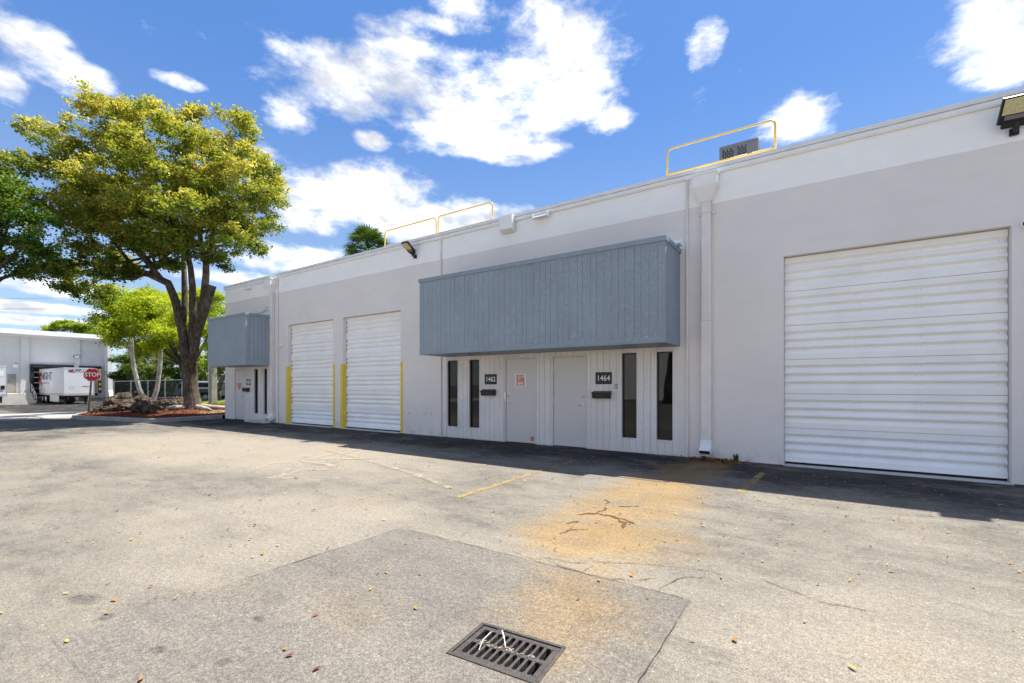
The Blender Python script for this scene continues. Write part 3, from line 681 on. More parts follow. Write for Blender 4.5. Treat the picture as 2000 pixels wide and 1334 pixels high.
def canopy(x0, x1, yf, zb, zt, label, pitch, seed):
    c = link('canopy', None, WH, ((x0 + x1) / 2, D, zb)); c['label'] = label
    th = 0.014; rr = random.Random(seed)
    mb = MB(); mb.box(x0 + th, x1 - th, yf + th, D - .001, zb, zt - .02); mb.build('core', M_BLUETRIM, c)
    bx('soffit', M_BLUETRIM, c, x0 + .002, x1 - .002, yf + .002, D - .002, zb - .016, zb - .001)
    zb0 = zb + 0.105
    bx('bottom_band', M_BLUE, c, x0, x1, yf, yf + th, zb, zb0 - .001); bx('bottom_band', M_BLUE, c, x1 - th, x1, yf + th + .0005, D - .002, zb, zb0 - .001); bx('bottom_band', M_BLUE, c, x0, x0 + th, yf + th + .0005, D - .002, zb, zb0 - .001)
    n = round((x1 - x0) / pitch); pw = (x1 - x0) / n; x = x0
    for i in range(n):
        e = x0 + (i + 1) * pw + (rr.uniform(-.022, .022) if i < n - 1 else 0)
        bx('board', M_BLUE, c, x + (.002 if i else 0), e - (.002 if i < n - 1 else 0), yf + rr.uniform(0, .0015), yf + th, zb0, zt - .085); x = e
    n = max(4, round((D - yf) / pitch)); pw = (D - yf - th) / n
    for xs, xe in ((x1 - th, x1), (x0, x0 + th)):
        for i in range(n):
            y = yf + th + i * pw; bx('board', M_BLUE, c, xs, xe, y + .004, y + pw - .004, zb0, zt - .085)
    # cap board and its flat lid
    bx('cap', M_BLUETRIM, c, x0 - .022, x1 + .022, yf - .024, yf + .02, zt - .095, zt, .004)
    bx('cap', M_BLUETRIM, c, x1 - .018, x1 + .022, yf + .0205, D - .002, zt - .095, zt, .004); bx('cap', M_BLUETRIM, c, x0 - .022, x0 + .018, yf + .0205, D - .002, zt - .095, zt, .004)
    bx('lid', M_ROOF, c, x0 + .02, x1 - .02, yf + .022, D - .002, zt - .05, zt - .02)
    return c
CB = canopy(-8.78, -2.42, 8.68, 2.27, 4.24, 'long blue-grey box canopy of grooved boards above two grey doors', 0.150, 1)
CS = canopy(-20.95, -17.90, 8.72, 2.24, 4.19, 'short blue-grey box canopy of grooved boards at the building corner', 0.150, 2)
# flashing and conduit fitting where the long canopy meets the wall
mb = MB(); mb.box(-8.8, -2.36, D - .018, D - .001, 4.24, 4.43); mb.build('flashing', M_WHITE, CB)
mb = MB(); mb.prism([(0, 4.235), (-.30, 4.255), (0, 4.40)], lambda u, v, s: (s, D - .02 + u, v), -2.85, -2.40); mb.build('flashing', M_WHITE, CB)
mb = MB(); mb.box(-2.392, -2.35, D - .35, D - .29, 4.20, 4.27); mb.tube([(-2.39, D - .32, 4.24), (-2.33, D - .32, 4.235), (-2.31, D - .30, 4.20)], .014, 6); mb.build('conduit_elbow', M_BLUETRIM, CB)
mb = MB(); mb.box(-20.9, -17.92, D - .018, D - .001, 4.19, 4.36); mb.tube([(-20.7, D - .03, 4.40), (-18.6, D - .03, 4.40), (-18.4, D - .05, 4.46), (-18.2, D - .05, 4.46), (-17.98, D - .05, 4.40)], .015, 6); mb.tube([(-18.35, D - .05, 4.45), (-18.35, D - .03, 4.56), (-18.0, D - .03, 4.60)], .012, 6); mb.box(-21.0, -20.75, D - .2, D - .02, 4.19, 4.30); mb.build('flashing', M_WHITE, CS)

def siding(x0, x1, zt, keys, label, seed):
    s = link('siding', None, WH, ((x0 + x1) / 2, D, 0)); s['label'] = label; rr = random.Random(seed)
    ops = [(OPEN[k][0] - .0, OPEN[k][1] + .0, OPEN[k][2], OPEN[k][3]) for k in keys]
    n = round((x1 - x0) / .15); pw = (x1 - x0) / n
    for i in range(n):
        a, b = x0 + i * pw + .004, x0 + (i + 1) * pw - .004
        cuts = sorted({a, b} | {v for o in ops for v in o[:2] if a + .012 < v < b - .012})
        for p_, q in zip(cuts[:-1], cuts[1:]):
            mx = (p_ + q) / 2; o = [o for o in ops if o[0] - .008 < mx < o[1] + .008]
            spans = [(0.03, zt)]
            if o: spans = [(0.03, o[0][2] - .001)] * (o[0][2] > .05) + [(o[0][3] + .001, zt)]
            if o and not (o[0][0] < p_ + .001 and q < o[0][1] + .001): continue
            for z0, z1 in spans:
                if z1 - z0 > .03: bx('board', M_SIDE, s, p_, q, D - .013 - rr.uniform(0, .001), D - .0015, z0, z1)
    return s
siding(-8.94, -2.42, 2.25, ['e62', 'e64', 'w1', 'w2', 'w3', 'w4'], 'grey grooved board siding under the long canopy', 3)
siding(-21.76, -18.02, 2.22, ['e60', 'w5', 'w6'], 'grey grooved board siding under the short canopy', 4)

def entry_door(key, label, hinge_right, lock=True):
    x0, x1, z0, z1, dep = OPEN[key]
    d_ = link('door', None, WH, ((x0 + x1) / 2, D + .05, 0)); d_['label'] = label
    fr = MB(); w_ = .045
    fr.box(x0, x0 + w_, D - .022, D + .07, 0.005, z1); fr.box(x1 - w_, x1, D - .022, D + .07, 0.005, z1); fr.box(x0 + w_, x1 - w_, D - .022, D + .07, z1 - w_, z1)
    fr.build('frame', M_DOORPAINT, d_, bevel=.003)
    bx('leaf', M_DOORPAINT, d_, x0 + w_ + .006, x1 - w_ - .006, D + .004, D + .045, .018, z1 - w_ - .006, .002)
    bx('sill', M_PIT, d_, x0 + w_, x1 - w_, D - .02, D + .07, 0.004, .014)
    hx = (x1 - w_ - .002) if hinge_right else (x0 + w_ + .002)
    for z in (.35, 1.1, 1.85): MB().tube([(hx, D - .004, z - .055), (hx, D - .004, z + .055)], .009, 8).build('hinge', M_STEEL, d_)
    sx = (x0 + w_ + .06) if hinge_right else (x1 - w_ - .06); sg = 1 if hinge_right else -1
    h = MB(); h.tube([(sx, D + .004, 1.0), (sx, D - .012, 1.0)], .032, 14); h.tube([(sx, D - .012, 1.0), (sx, D - .055, 1.0), (sx + sg * .03, D - .06, 1.0), (sx + sg * .12, D - .058, .996)], [.012, .012, .011, .008], 8); h.build('handle', M_STEEL, d_)
    MB().tube([(sx, D + .004, 1.19), (sx, D - .014, 1.19), (sx, D - .022, 1.19)], [.03, .028, .016], 14).build('lock', M_BRASS, d_)
    if lock: bx('latch_guard', M_STEEL, d_, sx - sg * .075 - .016, sx - sg * .075 + .016, D - .03, D + .002, 1.1, 1.27, .003)
    return d_
entry_door('e62', 'grey steel door with a red and white sticker', True)
entry_door('e64', 'plain grey steel door beside it, without stickers', False, False)
entry_door('e60', 'grey steel door with a heart decal under the short canopy', False, False)

def window(key):
    x0, x1, z0, z1, dep = OPEN[key]; w_ = link('window', None, WH, ((x0 + x1) / 2, D, z0))
    fr = MB(); f = .028; y0, y1 = D + .035, D + .088
    fr.box(x0 + .001, x0 + f, y0, y1, z0 + .001, z1 - .001); fr.box(x1 - f, x1 - .001, y0, y1, z0 + .001, z1 - .001); fr.box(x0 + f, x1 - f, y0, y1, z0 + .001, z0 + f); fr.box(x0 + f, x1 - f, y0, y1, z1 - f, z1 - .001)
    fr.build('frame', M_BRONZE, w_)
    bx('pane', M_GLASS, w_, x0 + f, x1 - f, D + .062, D + .07, z0 + f, z1 - f)
    bx('sill', M_SIDE, w_, x0 - .01, x1 + .01, D - .028, D + .034, z0 - .03, z0 - .0005, .003)
    return w_
for k in ('w1', 'w2', 'w3', 'w4', 'w5', 'w6'): window(k)

def overhead_door(key, label, seed):
    x0, x1, z0, z1, dep = OPEN[key]; y = D + dep
    d_ = link('overhead_door', None, WH, ((x0 + x1) / 2, y, 0)); d_['label'] = label
    n = 6; H = (z1 - .06) / n; e = .042
    # one ribbed section, top to bottom: flat, three grooves, flat
    prof = [(0.0, H - .003)]; zt = H - .105
    pitch = (H - .105 - .075) / 3
    for k in range(3):
        a = zt - k * pitch
        prof += [(0.0, a), (e * .85, a - .036), (e, a - .046), (e, a - .066), (0.006, a - .112), (0.0, a - .122)]
    prof += [(0.0, .003), (.055, .003), (.055, H - .003)]
    mb = MB(); mb.prism(prof, lambda u, v, s: (s, u, v), 0, x1 - x0 - .02)
    me = mb.mesh('panel', M_SHUT); meb = me.copy(); meb.materials.clear(); meb.materials.append(M_SHUTB); rr = random.Random(seed)
    for i in range(n):
        o = link('panel', meb if i == 0 else me, d_, (x0 + .01, y - .055 + rr.uniform(-.002, .002), .05 + i * H))
        # rivet pairs
        rv = MB()
        for sx in (.10, .36, .63, .96):
            for k in range(3):
                for dx_ in (0, .06):
                    X = x0 + .02 + (x1 - x0) * sx + dx_
                    if X < x1 - .02: rv.box(X - .005, X + .005, y - .018, y - .011, .05 + i * H + zt - k * pitch - .061, .05 + i * H + zt - k * pitch - .051)
        rv.build('rivets', M_GALV, o)['kind'] = 'stuff'
    bx('bottom_seal', M_RUBBER, d_, x0 + .012, x1 - .012, y - .025, y + .01, .012, .049)
    bx('track', M_GALV, d_, x0 + .001, x0 + .012, y - .05, y + .02, .01, z1 - .01); bx('track', M_GALV, d_, x1 - .012, x1 - .001, y - .05, y + .02, .01, z1 - .01)
    bx('backing', M_PIT, d_, x0, x1, y + .012, y + .03, 0.0, z1)
    bx('threshold', M_CONCL, d_, x0 + .002, x1 - .002, D - .12, y + .011, -.02, .011)
    return d_
overhead_door('d1', 'white ribbed roll-up door farthest along the wall, by the corner canopy', 1)
overhead_door('d2', 'white ribbed roll-up door next to the long canopy', 2)
overhead_door('dr', 'wide white ribbed roll-up door beside the downspout', 3)
overhead_door('d3', 'white ribbed roll-up door past the floodlight', 4)

for (xe, sgn) in ((-16.82, -1), (-14.02, 1), (-13.48, -1), (-10.66, 1)):
    g = MB(); a, b = (xe - .13, xe + .008) if sgn < 0 else (xe - .008, xe + .09)
    g.box(a, b, D - .009, D - .0005, .004, 2.18)
    c0, c1 = (xe + .0005, xe + .008) if sgn < 0 else (xe - .008, xe - .0005)
    g.box(c0, c1, D - .0004, D + .10, .004, 2.18); g.build('corner_guard', M_YEL, WH)

def downspout(x, wd, label, z_bot=.28):
    d_ = link('downspout', None, WH, (x, D, 0)); d_['label'] = label
    y0, y1 = D - .135, D - .006; a, b = x - wd / 2, x + wd / 2
    pm = MB(); pm.box(a, b, y0, y1, z_bot, 2.72); pm.box(a + .006, b - .006, y0 + .006, y1, 2.721, 5.07); pm.build('pipe', M_PIPE, d_, bevel=.012)
    hd = MB(); hw = wd * 1.22
    ring = lambda hx, yy, z: [(x - hx, yy, z), (x + hx, yy, z), (x + hx, D - .004, z), (x - hx, D - .004, z)]
    R4 = [ring(wd / 2 + .008, y0 - .006, 5.06), ring(hw, D - .27, 5.33), ring(hw, D - .27, 5.545), ring(hw + .012, D - .285, 5.547), ring(hw + .012, D - .285, 5.585)]
    vs = [p_ for r_ in R4 for p_ in r_]; fs = [(0, 3, 2, 1)]
    for k in range(4): fs += [(4 * k + i, 4 * k + (i + 1) % 4, 4 * k + 4 + (i + 1) % 4, 4 * k + 4 + i) for i in range(4)]
    fs.append((16, 17, 18, 19)); hd.add(vs, fs); hd.build('rain_head', M_WHITE, d_)
    for z in (4.86, .55):
        br = MB(); br.box(a - .06, a + .0, D - .03, D - .004, z - .03, z + .03); br.box(b, b + .06, D - .03, D - .004, z - .03, z + .03); br.box(a - .004, b + .004, y0 - .004, y1, z - .012, z + .012); br.build('bracket', M_PIPE, d_)
    # kicked-out foot, open at the end
    ft = MB(); o = .0
    sec = lambda yy, zz, th: [(a - .012, yy, zz), (b + .012, yy, zz), (b + .012, yy + th[0], zz + th[1]), (a - .012, yy + th[0], zz + th[1])]
    P0 = [(a - .008, y0 - .004, z_bot + .1), (b + .008, y0 - .004, z_bot + .1), (b + .008, y1, z_bot + .1), (a - .008, y1, z_bot + .1)]
    P1 = [(a - .008, y0 - .004, z_bot - .02), (b + .008, y0 - .004, z_bot - .02), (b + .008, y1, z_bot - .12), (a - .008, y1, z_bot - .12)]
    P2 = [(a - .012, y0 - .16, z_bot - .09), (b + .012, y0 - .16, z_bot - .09), (b + .012, y0 - .10, z_bot - .20), (a - .012, y0 - .10, z_bot - .20)]
    vs = P0 + P1 + P2; fs = []
    for k in range(2): fs += [(4 * k + i, 4 * k + (i + 1) % 4, 4 * k + 4 + (i + 1) % 4, 4 * k + 4 + i) for i in range(4)]
    ft.add(vs, fs); fo = ft.build('outlet', M_WHITE, d_)
    so = fo.modifiers.new('thick', 'SOLIDIFY'); so.thickness = .006; so.offset = -1
    MB().quad((a, y0 - .10, z_bot - .085), (b, y0 - .10, z_bot - .085), (b, y0 - .06, z_bot - .16), (a, y0 - .06, z_bot - .16)).build('outlet_dark', M_PIT, d_)
    return d_
downspout(-1.90, .185, 'grey square downspout beside the wide roll-up door')
downspout(-17.83, .19, 'grey square downspout beside the short canopy')
for x, z0, z1, lab in ((-2.28, 0.0, 5.61, 0), (-8.99, 4.44, 5.61, 1), (-8.99, 0.0, 2.26, 2), (-17.49, 0.0, 5.61, 3)):
    mb = MB(); mb.tube([(x, D - .028, z0), (x, D - .028, z1)], .025, 10)
    if lab in (0, 2): mb.tube([(x, D - .032, z0), (x, D - .032, .75)], .031, 10)
    mb.build('conduit', M_PIPE, WH, smooth=False)
# roof-edge bits
mb = MB(); mb.box(-6.83, -6.45, D - .20, D - .06, 5.40, 5.75); mb.prism([(-.20, 5.40), (-.056, 5.33), (-.056, 5.40)], lambda u, v, s: (s, D + u, v), -6.83, -6.45); mb.build('scupper_box', M_WHITE, WH, bevel=.006)
mb = MB(); mb.prism([(0, 5.64), (-.12, 5.52), (-.125, 5.53), (-.01, 5.65)], lambda u, v, s: (s, D + u - .052, v), -5.86, -5.44); mb.box(-5.862, -5.850, D - .17, D - .052, 5.50, 5.64); mb.box(-5.45, -5.438, D - .17, D - .052, 5.50, 5.64); mb.build('vent_hood', M_WHITE, WH)
mb = MB(); mb.box(-19.90, -19.46, D - .14, D - .004, 5.42, 5.57); mb.build('vent_hood', M_WHITE, WH, bevel=.01)
mb = MB(); mb.box(-19.15, -18.4, D - .05, D - .004, 5.545, 5.60); mb.build('vent_hood', M_WHITE, WH, bevel=.005)

# ------------------------------------------------------------------ things on the wall
def number_sign(x0, x1, z0, z1, body, label, mat=M_BLACKP):
    s = thing('number_sign', label, 'sign', ((x0 + x1) / 2, D - .02, z0), 'black street number signs')
    bx('plate', mat, s, x0, x1, D - .024, D - .0145, z0, z1, .002)
    text('lettering', body, .175, M_LETTER, s, ((x0 + x1) / 2, D - .0255, (z0 + z1) / 2 - .004), (1, 0, 0), .001, .0022, 1.04, .88)
    return s
number_sign(-7.43, -7.04, 1.48, 1.75, '1462', 'black sign reading 1462 beside the stickered door')
number_sign(-4.275, -3.885, 1.48, 1.75, '1464', 'black sign reading 1464 above the mailbox nearest the keypad')
s60 = number_sign(-19.93, -19.55, 1.46, 1.72, '1460', 'dark grey sign reading 1460 under the corner canopy', M_ACGREY)
bx('tag', M_LETTER, s60, -19.83, -19.70, D - .022, D - .0145, 1.435, 1.459)

def mailbox(x0, z0, label):
    w_ = .42; s = thing('mailbox', label, 'mailbox', (x0 + w_ / 2, D, z0), 'black wall mailboxes'); yw = D - .0145
    mb = MB(); mb.prism([(0, 0), (-.10, 0), (-.115, .115), (0, .15)], lambda u, v, t_: (t_, yw + u, z0 + v), x0, x0 + w_); mb.build('body', M_BLACK, s, bevel=.006)
    mb = MB(); mb.prism([(-.125, .105), (-.13, .125), (-.004, .168), (0, .158)], lambda u, v, t_: (t_, yw + u, z0 + v), x0 - .008, x0 + w_ + .008); mb.build('lid', M_BLACK, s, bevel=.003)
    bx('label_slot', M_BRONZE, s, x0 + .12, x0 + .30, yw - .1165, yw - .109, z0 + .04, z0 + .085)
mailbox(-7.49, 1.185, 'black wall mailbox beside the door with the square sticker')
mailbox(-4.32, 1.16, 'black wall mailbox beside the plain door and keypad')
mailbox(-20.06, 1.20, 'black wall mailbox beside the door with the heart decal')
k_ = thing('door_keypad', 'small dark keypad on the siding beside the 1464 sign', 'keypad', (-3.78, D, 1.38))
bx('body', M_ACGREY, k_, -3.815, -3.755, D - .04, D - .0145, 1.38, 1.485, .006)
for i in range(3):
    for j in range(2): bx('button', M_LETTER, k_, -3.803 + j * .024, -3.789 + j * .024, D - .043, D - .0395, 1.40 + i * .026, 1.416 + i * .026)

# stickers, flat print on the doors
yd = D + .004
s = thing('door_sticker', 'square red and white sticker reading SPS on the grey door', 'sticker', (-6.32, yd, 1.42))
bx('backing', M_LETTER, s, -6.485, -6.155, yd - .0025, yd - .0005, 1.42, 1.745)
bx('print', M_FADERED, s, -6.44, -6.20, yd - .004, yd - .0026, 1.44, 1.725)
text('lettering', 'SPS', .115, M_LETTER, s, (-6.32, yd - .0045, 1.495), (1, 0, 0), .0004, .003)
mb = MB()
for r_ in (.04, .075, .11):
    P = [(-6.275 - r_ * math.cos(a), 1.655 + r_ * math.sin(a)) for a in np.linspace(-.75, .75, 9)]
    for (a, b) in zip(P[:-1], P[1:]):
        for q in (0,):
            ca = (a[0] + 6.275, a[1] - 1.655); cb = (b[0] + 6.275, b[1] - 1.655); k1 = (r_ - .014) / r_
            mb.quad((a[0], yd - .0047, a[1]), (b[0], yd - .0047, b[1]), (-6.275 + cb[0] * k1, yd - .0047, 1.655 + cb[1] * k1), (-6.275 + ca[0] * k1, yd - .0047, 1.655 + ca[1] * k1))
mb.build('wave_mark', M_LETTER, s)
mb = MB(); mb.prism([(-6.235 + .045 * math.cos(a), 1.695 + .045 * math.sin(a)) for a in np.linspace(0, 2 * math.pi, 18)[:-1]], lambda u, v, t_: (u, t_, v), yd - .0049, yd - .0042); mb.build('ring_mark', M_LETTER, s)
mb = MB(); mb.prism([(-6.235 + .03 * math.cos(a), 1.70 + .03 * math.sin(a)) for a in np.linspace(0, 2 * math.pi, 18)[:-1]], lambda u, v, t_: (u, t_, v), yd - .0056, yd - .005); mb.build('ring_centre', M_FADERED, s)
s = thing('door_sticker', 'small red square sticker low on the 1462 door', 'sticker', (-5.97, yd, .08)); bx('backing', M_RED, s, -6.02, -5.925, yd - .0025, yd - .0005, .075, .185)
bx('print', M_FADERED, s, -6.0, -5.945, yd - .0034, yd - .0026, .118, .142)
s = thing('heart_decal', 'faded red heart decal on the door by the corner', 'sticker', (-20.53, yd, 1.2))
def heart(cx, cz, sc): return [(cx + sc * 16 * math.sin(a) ** 3 / 17, cz + sc * (13 * math.cos(a) - 5 * math.cos(2 * a) - 2 * math.cos(3 * a) - math.cos(4 * a)) / 17) for a in np.linspace(0, 2 * math.pi, 40)[:-1]]
mb = MB(); mb.prism(heart(-20.50, 1.43, .245), lambda u, v, t_: (u, t_, v), yd - .0022, yd - .0006); mb.build('backing', M_HEARTW, s)
mb = MB(); mb.prism(heart(-20.535, 1.435, .21), lambda u, v, t_: (u, t_, v), yd - .0036, yd - .0024); mb.build('print', M_FADERED, s)

def floodlight(x, z, label, tilt, yaw, L=.42, W=.30, drop=True):
    s = thing('floodlight', label, 'floodlight', (x, D, z), 'wall floodlights')
    base = Vector((x, D - .02, z))
    bx('mount', M_BLACK, s, x - .05, x + .05, D - .045, D - .003, z - .05, z + .05, .005)
    arm = Vector((x, D - .04, z)); piv = arm + Vector((0, -.09, .10)); MB().tube([arm, arm + Vector((0, -.06, .01)), piv], [.035, .04, .04], 8).build('arm', M_BLACK, s)
    M = Matrix.Translation(piv) @ Matrix.Rotation(yaw, 4, 'Z') @ Matrix.Rotation(tilt, 4, 'X')
    # head local: -Y is outward, +Z is the finned top, lens underneath
    hb = MB(); hb.box(-W / 2, W / 2, -L, .0, -.02, .035, M); hb.box(-W / 2 + .05, W / 2 - .05, -.02, .06, -.035, .03, M); hb.build('head', M_BLACK, s, bevel=.008)
    bx('lens', M_LED, s, -W / 2 + .025, W / 2 - .025, -L + .02, -L * .36, -.0245, -.0202, 0, M)
    bx('driver_cover', M_ACGREY, s, -W / 2 + .06, W / 2 - .06, -L * .32, -.06, -.03, -.0202, 0, M)
    for i in range(12): bx('fin', M_BLACK, s, -W / 2 + .01 + i * (W - .02) / 12, -W / 2 + .018 + i * (W - .02) / 12, -L + .01, -.03, .0355, .06, 0, M)
    return s
floodlight(-10.02, 5.27, 'dark floodlight tilted out from the wall above the roll-up doors', R(-32), R(2), .40, .25)
floodlight(2.33, 5.17, 'large dark floodlight above the wide roll-up door', R(-50), R(4), .36, .42)
s = thing('security_camera', 'small white dome camera on the wall right of the wide roll-up door', 'camera', (2.46, D, 3.8))
MB().tube([(2.46, D - .001, 3.80), (2.46, D - .03, 3.80), (2.46, D - .045, 3.80)], [.07, .07, .055], 16).build('base', M_WHITE, s, smooth=False)
MB().tube([(2.46, D - .045, 3.80), (2.46, D - .08, 3.79), (2.46, D - .10, 3.785)], [.05, .045, .02], 14).build('lens', M_BLACK, s, smooth=True)
s = thing('security_camera', 'small white box camera on the wall beside the far downspout', 'camera', (-17.28, D, 3.0))
bx('base', M_WHITE, s, -17.34, -17.22, D - .05, D - .001, 2.93, 3.07, .008); MB().tube([(-17.26, D - .05, 2.98), (-17.22, D - .15, 2.95)], .035, 10).build('lens', M_WHITE, s)

# ------------------------------------------------------------------ roof things
def railing(x0, x1, label, ztop, zlow, y=D + .15):
    s = thing('roof_railing', label, 'railing', ((x0 + x1) / 2, y, 5.79), 'yellow roof hatch railings'); r_ = .021
    rad = .10; P = [(x0, y, 5.79), (x0, y, ztop - rad)]
    P += [(x0 + rad - rad * math.cos(a), y, ztop - rad + rad * math.sin(a)) for a in np.linspace(.25, math.pi / 2, 5)]
    P += [(x1 - rad + rad * math.sin(a), y, ztop - rad + rad * math.cos(a)) for a in np.linspace(0, math.pi / 2 - .25, 5)]
    P += [(x1, y, ztop - rad), (x1, y, 5.79)]
    MB().tube(P, r_, 8).build('hoop', M_RAIL, s, smooth=True)
    MB().tube([(x0, y, zlow), (x1, y, zlow)], r_, 8).build('bottom_rail', M_RAIL, s, smooth=True)
    for x in (x0, x1): bx('foot', M_RAIL, s, x - .05, x + .05, y - .05, y + .05, 5.79, 5.80)
railing(-2.72, -.735, 'yellow roof railing in front of the air conditioner', 6.43, 5.90)
railing(-11.55, -9.34, 'yellow roof railing beside the palm top', 6.35, 5.87)
railing(-9.26, -7.30, 'yellow roof railing near the white scupper box', 6.35, 5.87)
ac = thing('air_conditioner', 'grey air conditioner condenser on the roof behind the yellow railing', 'air conditioner', (-1.47, 11.1, 5.45))
ax0, ax1, ay0, ay1, az0, az1 = -1.86, -1.11, 10.8, 11.55, 5.62, 6.62
bx('curb', M_GALV, ac, ax0 + .05, ax1 - .05, ay0 + .05, ay1 - .05, 5.45, 5.62)
bx('casing', M_ACGREY, ac, ax0 + .02, ax1 - .02, ay0 + .02, ay1 - .02, az0, az1 - .02, .03)
bx('top_cover', M_ACGREY, ac, ax0, ax1, ay0, ay1, az1 - .05, az1, .02)
for (x, y) in ((ax0, ay0), (ax1 - .06, ay0), (ax0, ay1 - .06), (ax1 - .06, ay1 - .06)): bx('corner_post', M_ACGREY, ac, x, x + .06, y, y + .06, az0, az1 - .05, .01)
bx('service_panel', M_ACGREY, ac, ax0 + .53, ax1 - .06, ay0 + .004, ay0 + .019, az0 + .02, az1 - .06)
bx('grille_divider', M_ACGREY, ac, ax0 + .29, ax0 + .32, ay0 + .006, ay0 + .018, az0, az1 - .05)
for c in range(13):
    x = ax0 + .075 + c * .036
    if ax0 + .27 < x < ax0 + .33: continue
    for r_ in range(9):
        z = az0 + .06 + r_ * .098 + (.049 if c % 2 else 0)
        if z < az1 - .13: bx('louvre', M_PIT, ac, x, x + .02, ay0 + .012, ay0 + .0195, z, z + .07)

# ================================================================== DRAIN, LITTER, NEAR DETAIL
dr = thing('storm_drain', 'cast iron storm drain grate set in the asphalt patch', 'drain', tuple(GC))
def gbox(name, u0, u1, v0, v1, z0, z1, mat=M_IRON, bevel=.003):
    M = Matrix.Translation(GC) @ Matrix.Rotation(GA, 4, 'Z'); return bx(name, mat, dr, u0, u1, v0, v1, z0, z1, bevel, M)
a, b = GL / 2, GW / 2
fr = MB(); M = Matrix.Translation(GC) @ Matrix.Rotation(GA, 4, 'Z')
for (u0, u1, v0, v1) in ((-a, a, -b, -b + .022), (-a, a, b - .022, b), (-a, -a + .022, -b + .022, b - .022), (a - .022, a, -b + .022, b - .022)): fr.box(u0, u1, v0, v1, -.05, .010, M)
fr.build('frame', M_IRON, dr, bevel=.004)
ia, ib = a - .026, b - .026
rim = MB()
for (u0, u1, v0, v1) in ((-ia, ia, -ib, -ib + .03), (-ia, ia, ib - .03, ib), (-ia, -ia + .03, -ib + .03, ib - .03), (ia - .03, ia, -ib + .03, ib - .03), (-ia + .03, ia - .03, -.014, .014)): rim.box(u0, u1, v0, v1, -.035, .004, M)
rim.build('grate_rim', M_IRON, dr, bevel=.003)
nb = 10; pu = (2 * ia - .06) / nb
for i in range(nb + 1):
    u = -ia + .03 + i * pu
    if i in (0, nb): continue
    for (v0, v1) in ((-ib + .029, -.0135), (.0135, ib - .029)): gbox('bar', u - .0085, u + .0085, v0, v1, -.036, .003)
# rounded slot ends
ends = MB()
for i in range(nb):
    u = -ia + .03 + (i + .5) * pu; r_ = pu / 2 - .008
    for v0, sg in ((-ib + .03, 1), (-.014, -1), (.014, 1), (ib - .03, -1)):
        for s2 in (-1, 1):
            P = [(u + s2 * (r_ + .001), v0), (u + s2 * (r_ + .001), v0 + sg * r_)] + [(u + s2 * r_ * math.cos(q), v0 + sg * (r_ - r_ * math.sin(q))) for q in (.35, .75, 1.15, 1.5)]
            if s2 * sg < 0: P = P[::-1]
            ends.prism(P, lambda x, y, z: M @ Vector((x, y, z)), -.032, .0025)
ends.build('slot_ends', M_IRON, dr)['kind'] = 'stuff'
pit = MB(); pit.box(-a + .015, a - .015, -b + .015, b - .015, -.45, -.04, M)
pit.f = [f for i, f in enumerate(pit.f) if i != 1]; pit.mi = pit.mi[:len(pit.f)]
pit.build('pit', M_PIT, dr)
dm = MB()
for i in range(34):
    u, v = random.uniform(-.2, .2), random.gauss(0, .012); q = Matrix.Translation(M @ Vector((u, v, .005))) @ Matrix.Rotation(random.uniform(0, 6), 4, 'Z')
    s_ = random.uniform(.003, .010); dm.box(-s_, s_, -s_ * .5, s_ * .5, -.001, .003, q)
dm.build('debris', simple('grit', (.24, .20, .155), .9, 0, .3, 60), dr)
st_ = MB(); P = [(-.135, -.07, .005), (-.14, -.02, .035), (-.125, .035, .055), (-.10, .07, .06), (-.075, .078, .057), (-.045, .05, .035), (-.02, .02, .006)]
for i, q in enumerate(P):
    w_ = .0014; st_.v += [tuple(M @ Vector((q[0] - w_, q[1] - w_, q[2]))), tuple(M @ Vector((q[0] + w_, q[1] + w_, q[2])))]
for i in range(len(P) - 1): st_.f.append((2 * i, 2 * i + 1, 2 * i + 3, 2 * i + 2)); st_.mi.append(0)
so = st_.build('plastic_strap', M_GALV); tag(so, 'bent white plastic strap sticking up out of the drain grate', 'strap')
md = so.modifiers.new('thick', 'SOLIDIFY'); md.thickness = .002

def leaf_geo(c, n, size, up_bias=0.6, fold=0.15, aspect=0.5):
    """arrays for leaf quads: centres (N,3) -> verts (4N,3), faces (N,4)"""
    N = len(c); nrm = RNG.normal(size=(N, 3)); nrm[:, 2] = np.abs(nrm[:, 2]) + up_bias; nrm /= np.linalg.norm(nrm, axis=1)[:, None]
    r_ = RNG.normal(size=(N, 3)); u = np.cross(nrm, r_); u /= np.linalg.norm(u, axis=1)[:, None] + 1e-9; v = np.cross(nrm, u)
    sz = (size * RNG.uniform(.65, 1.3, N))[:, None]
    a_ = c - u * sz * .5; b_ = c + v * sz * aspect * .5 + nrm * sz * fold; c_ = c + u * sz * .5; d_ = c - v * sz * aspect * .5 + nrm * sz * fold
    V = np.stack([a_, b_, c_, d_], 1).reshape(-1, 3); Fc = np.arange(4 * N).reshape(N, 4); return V, Fc

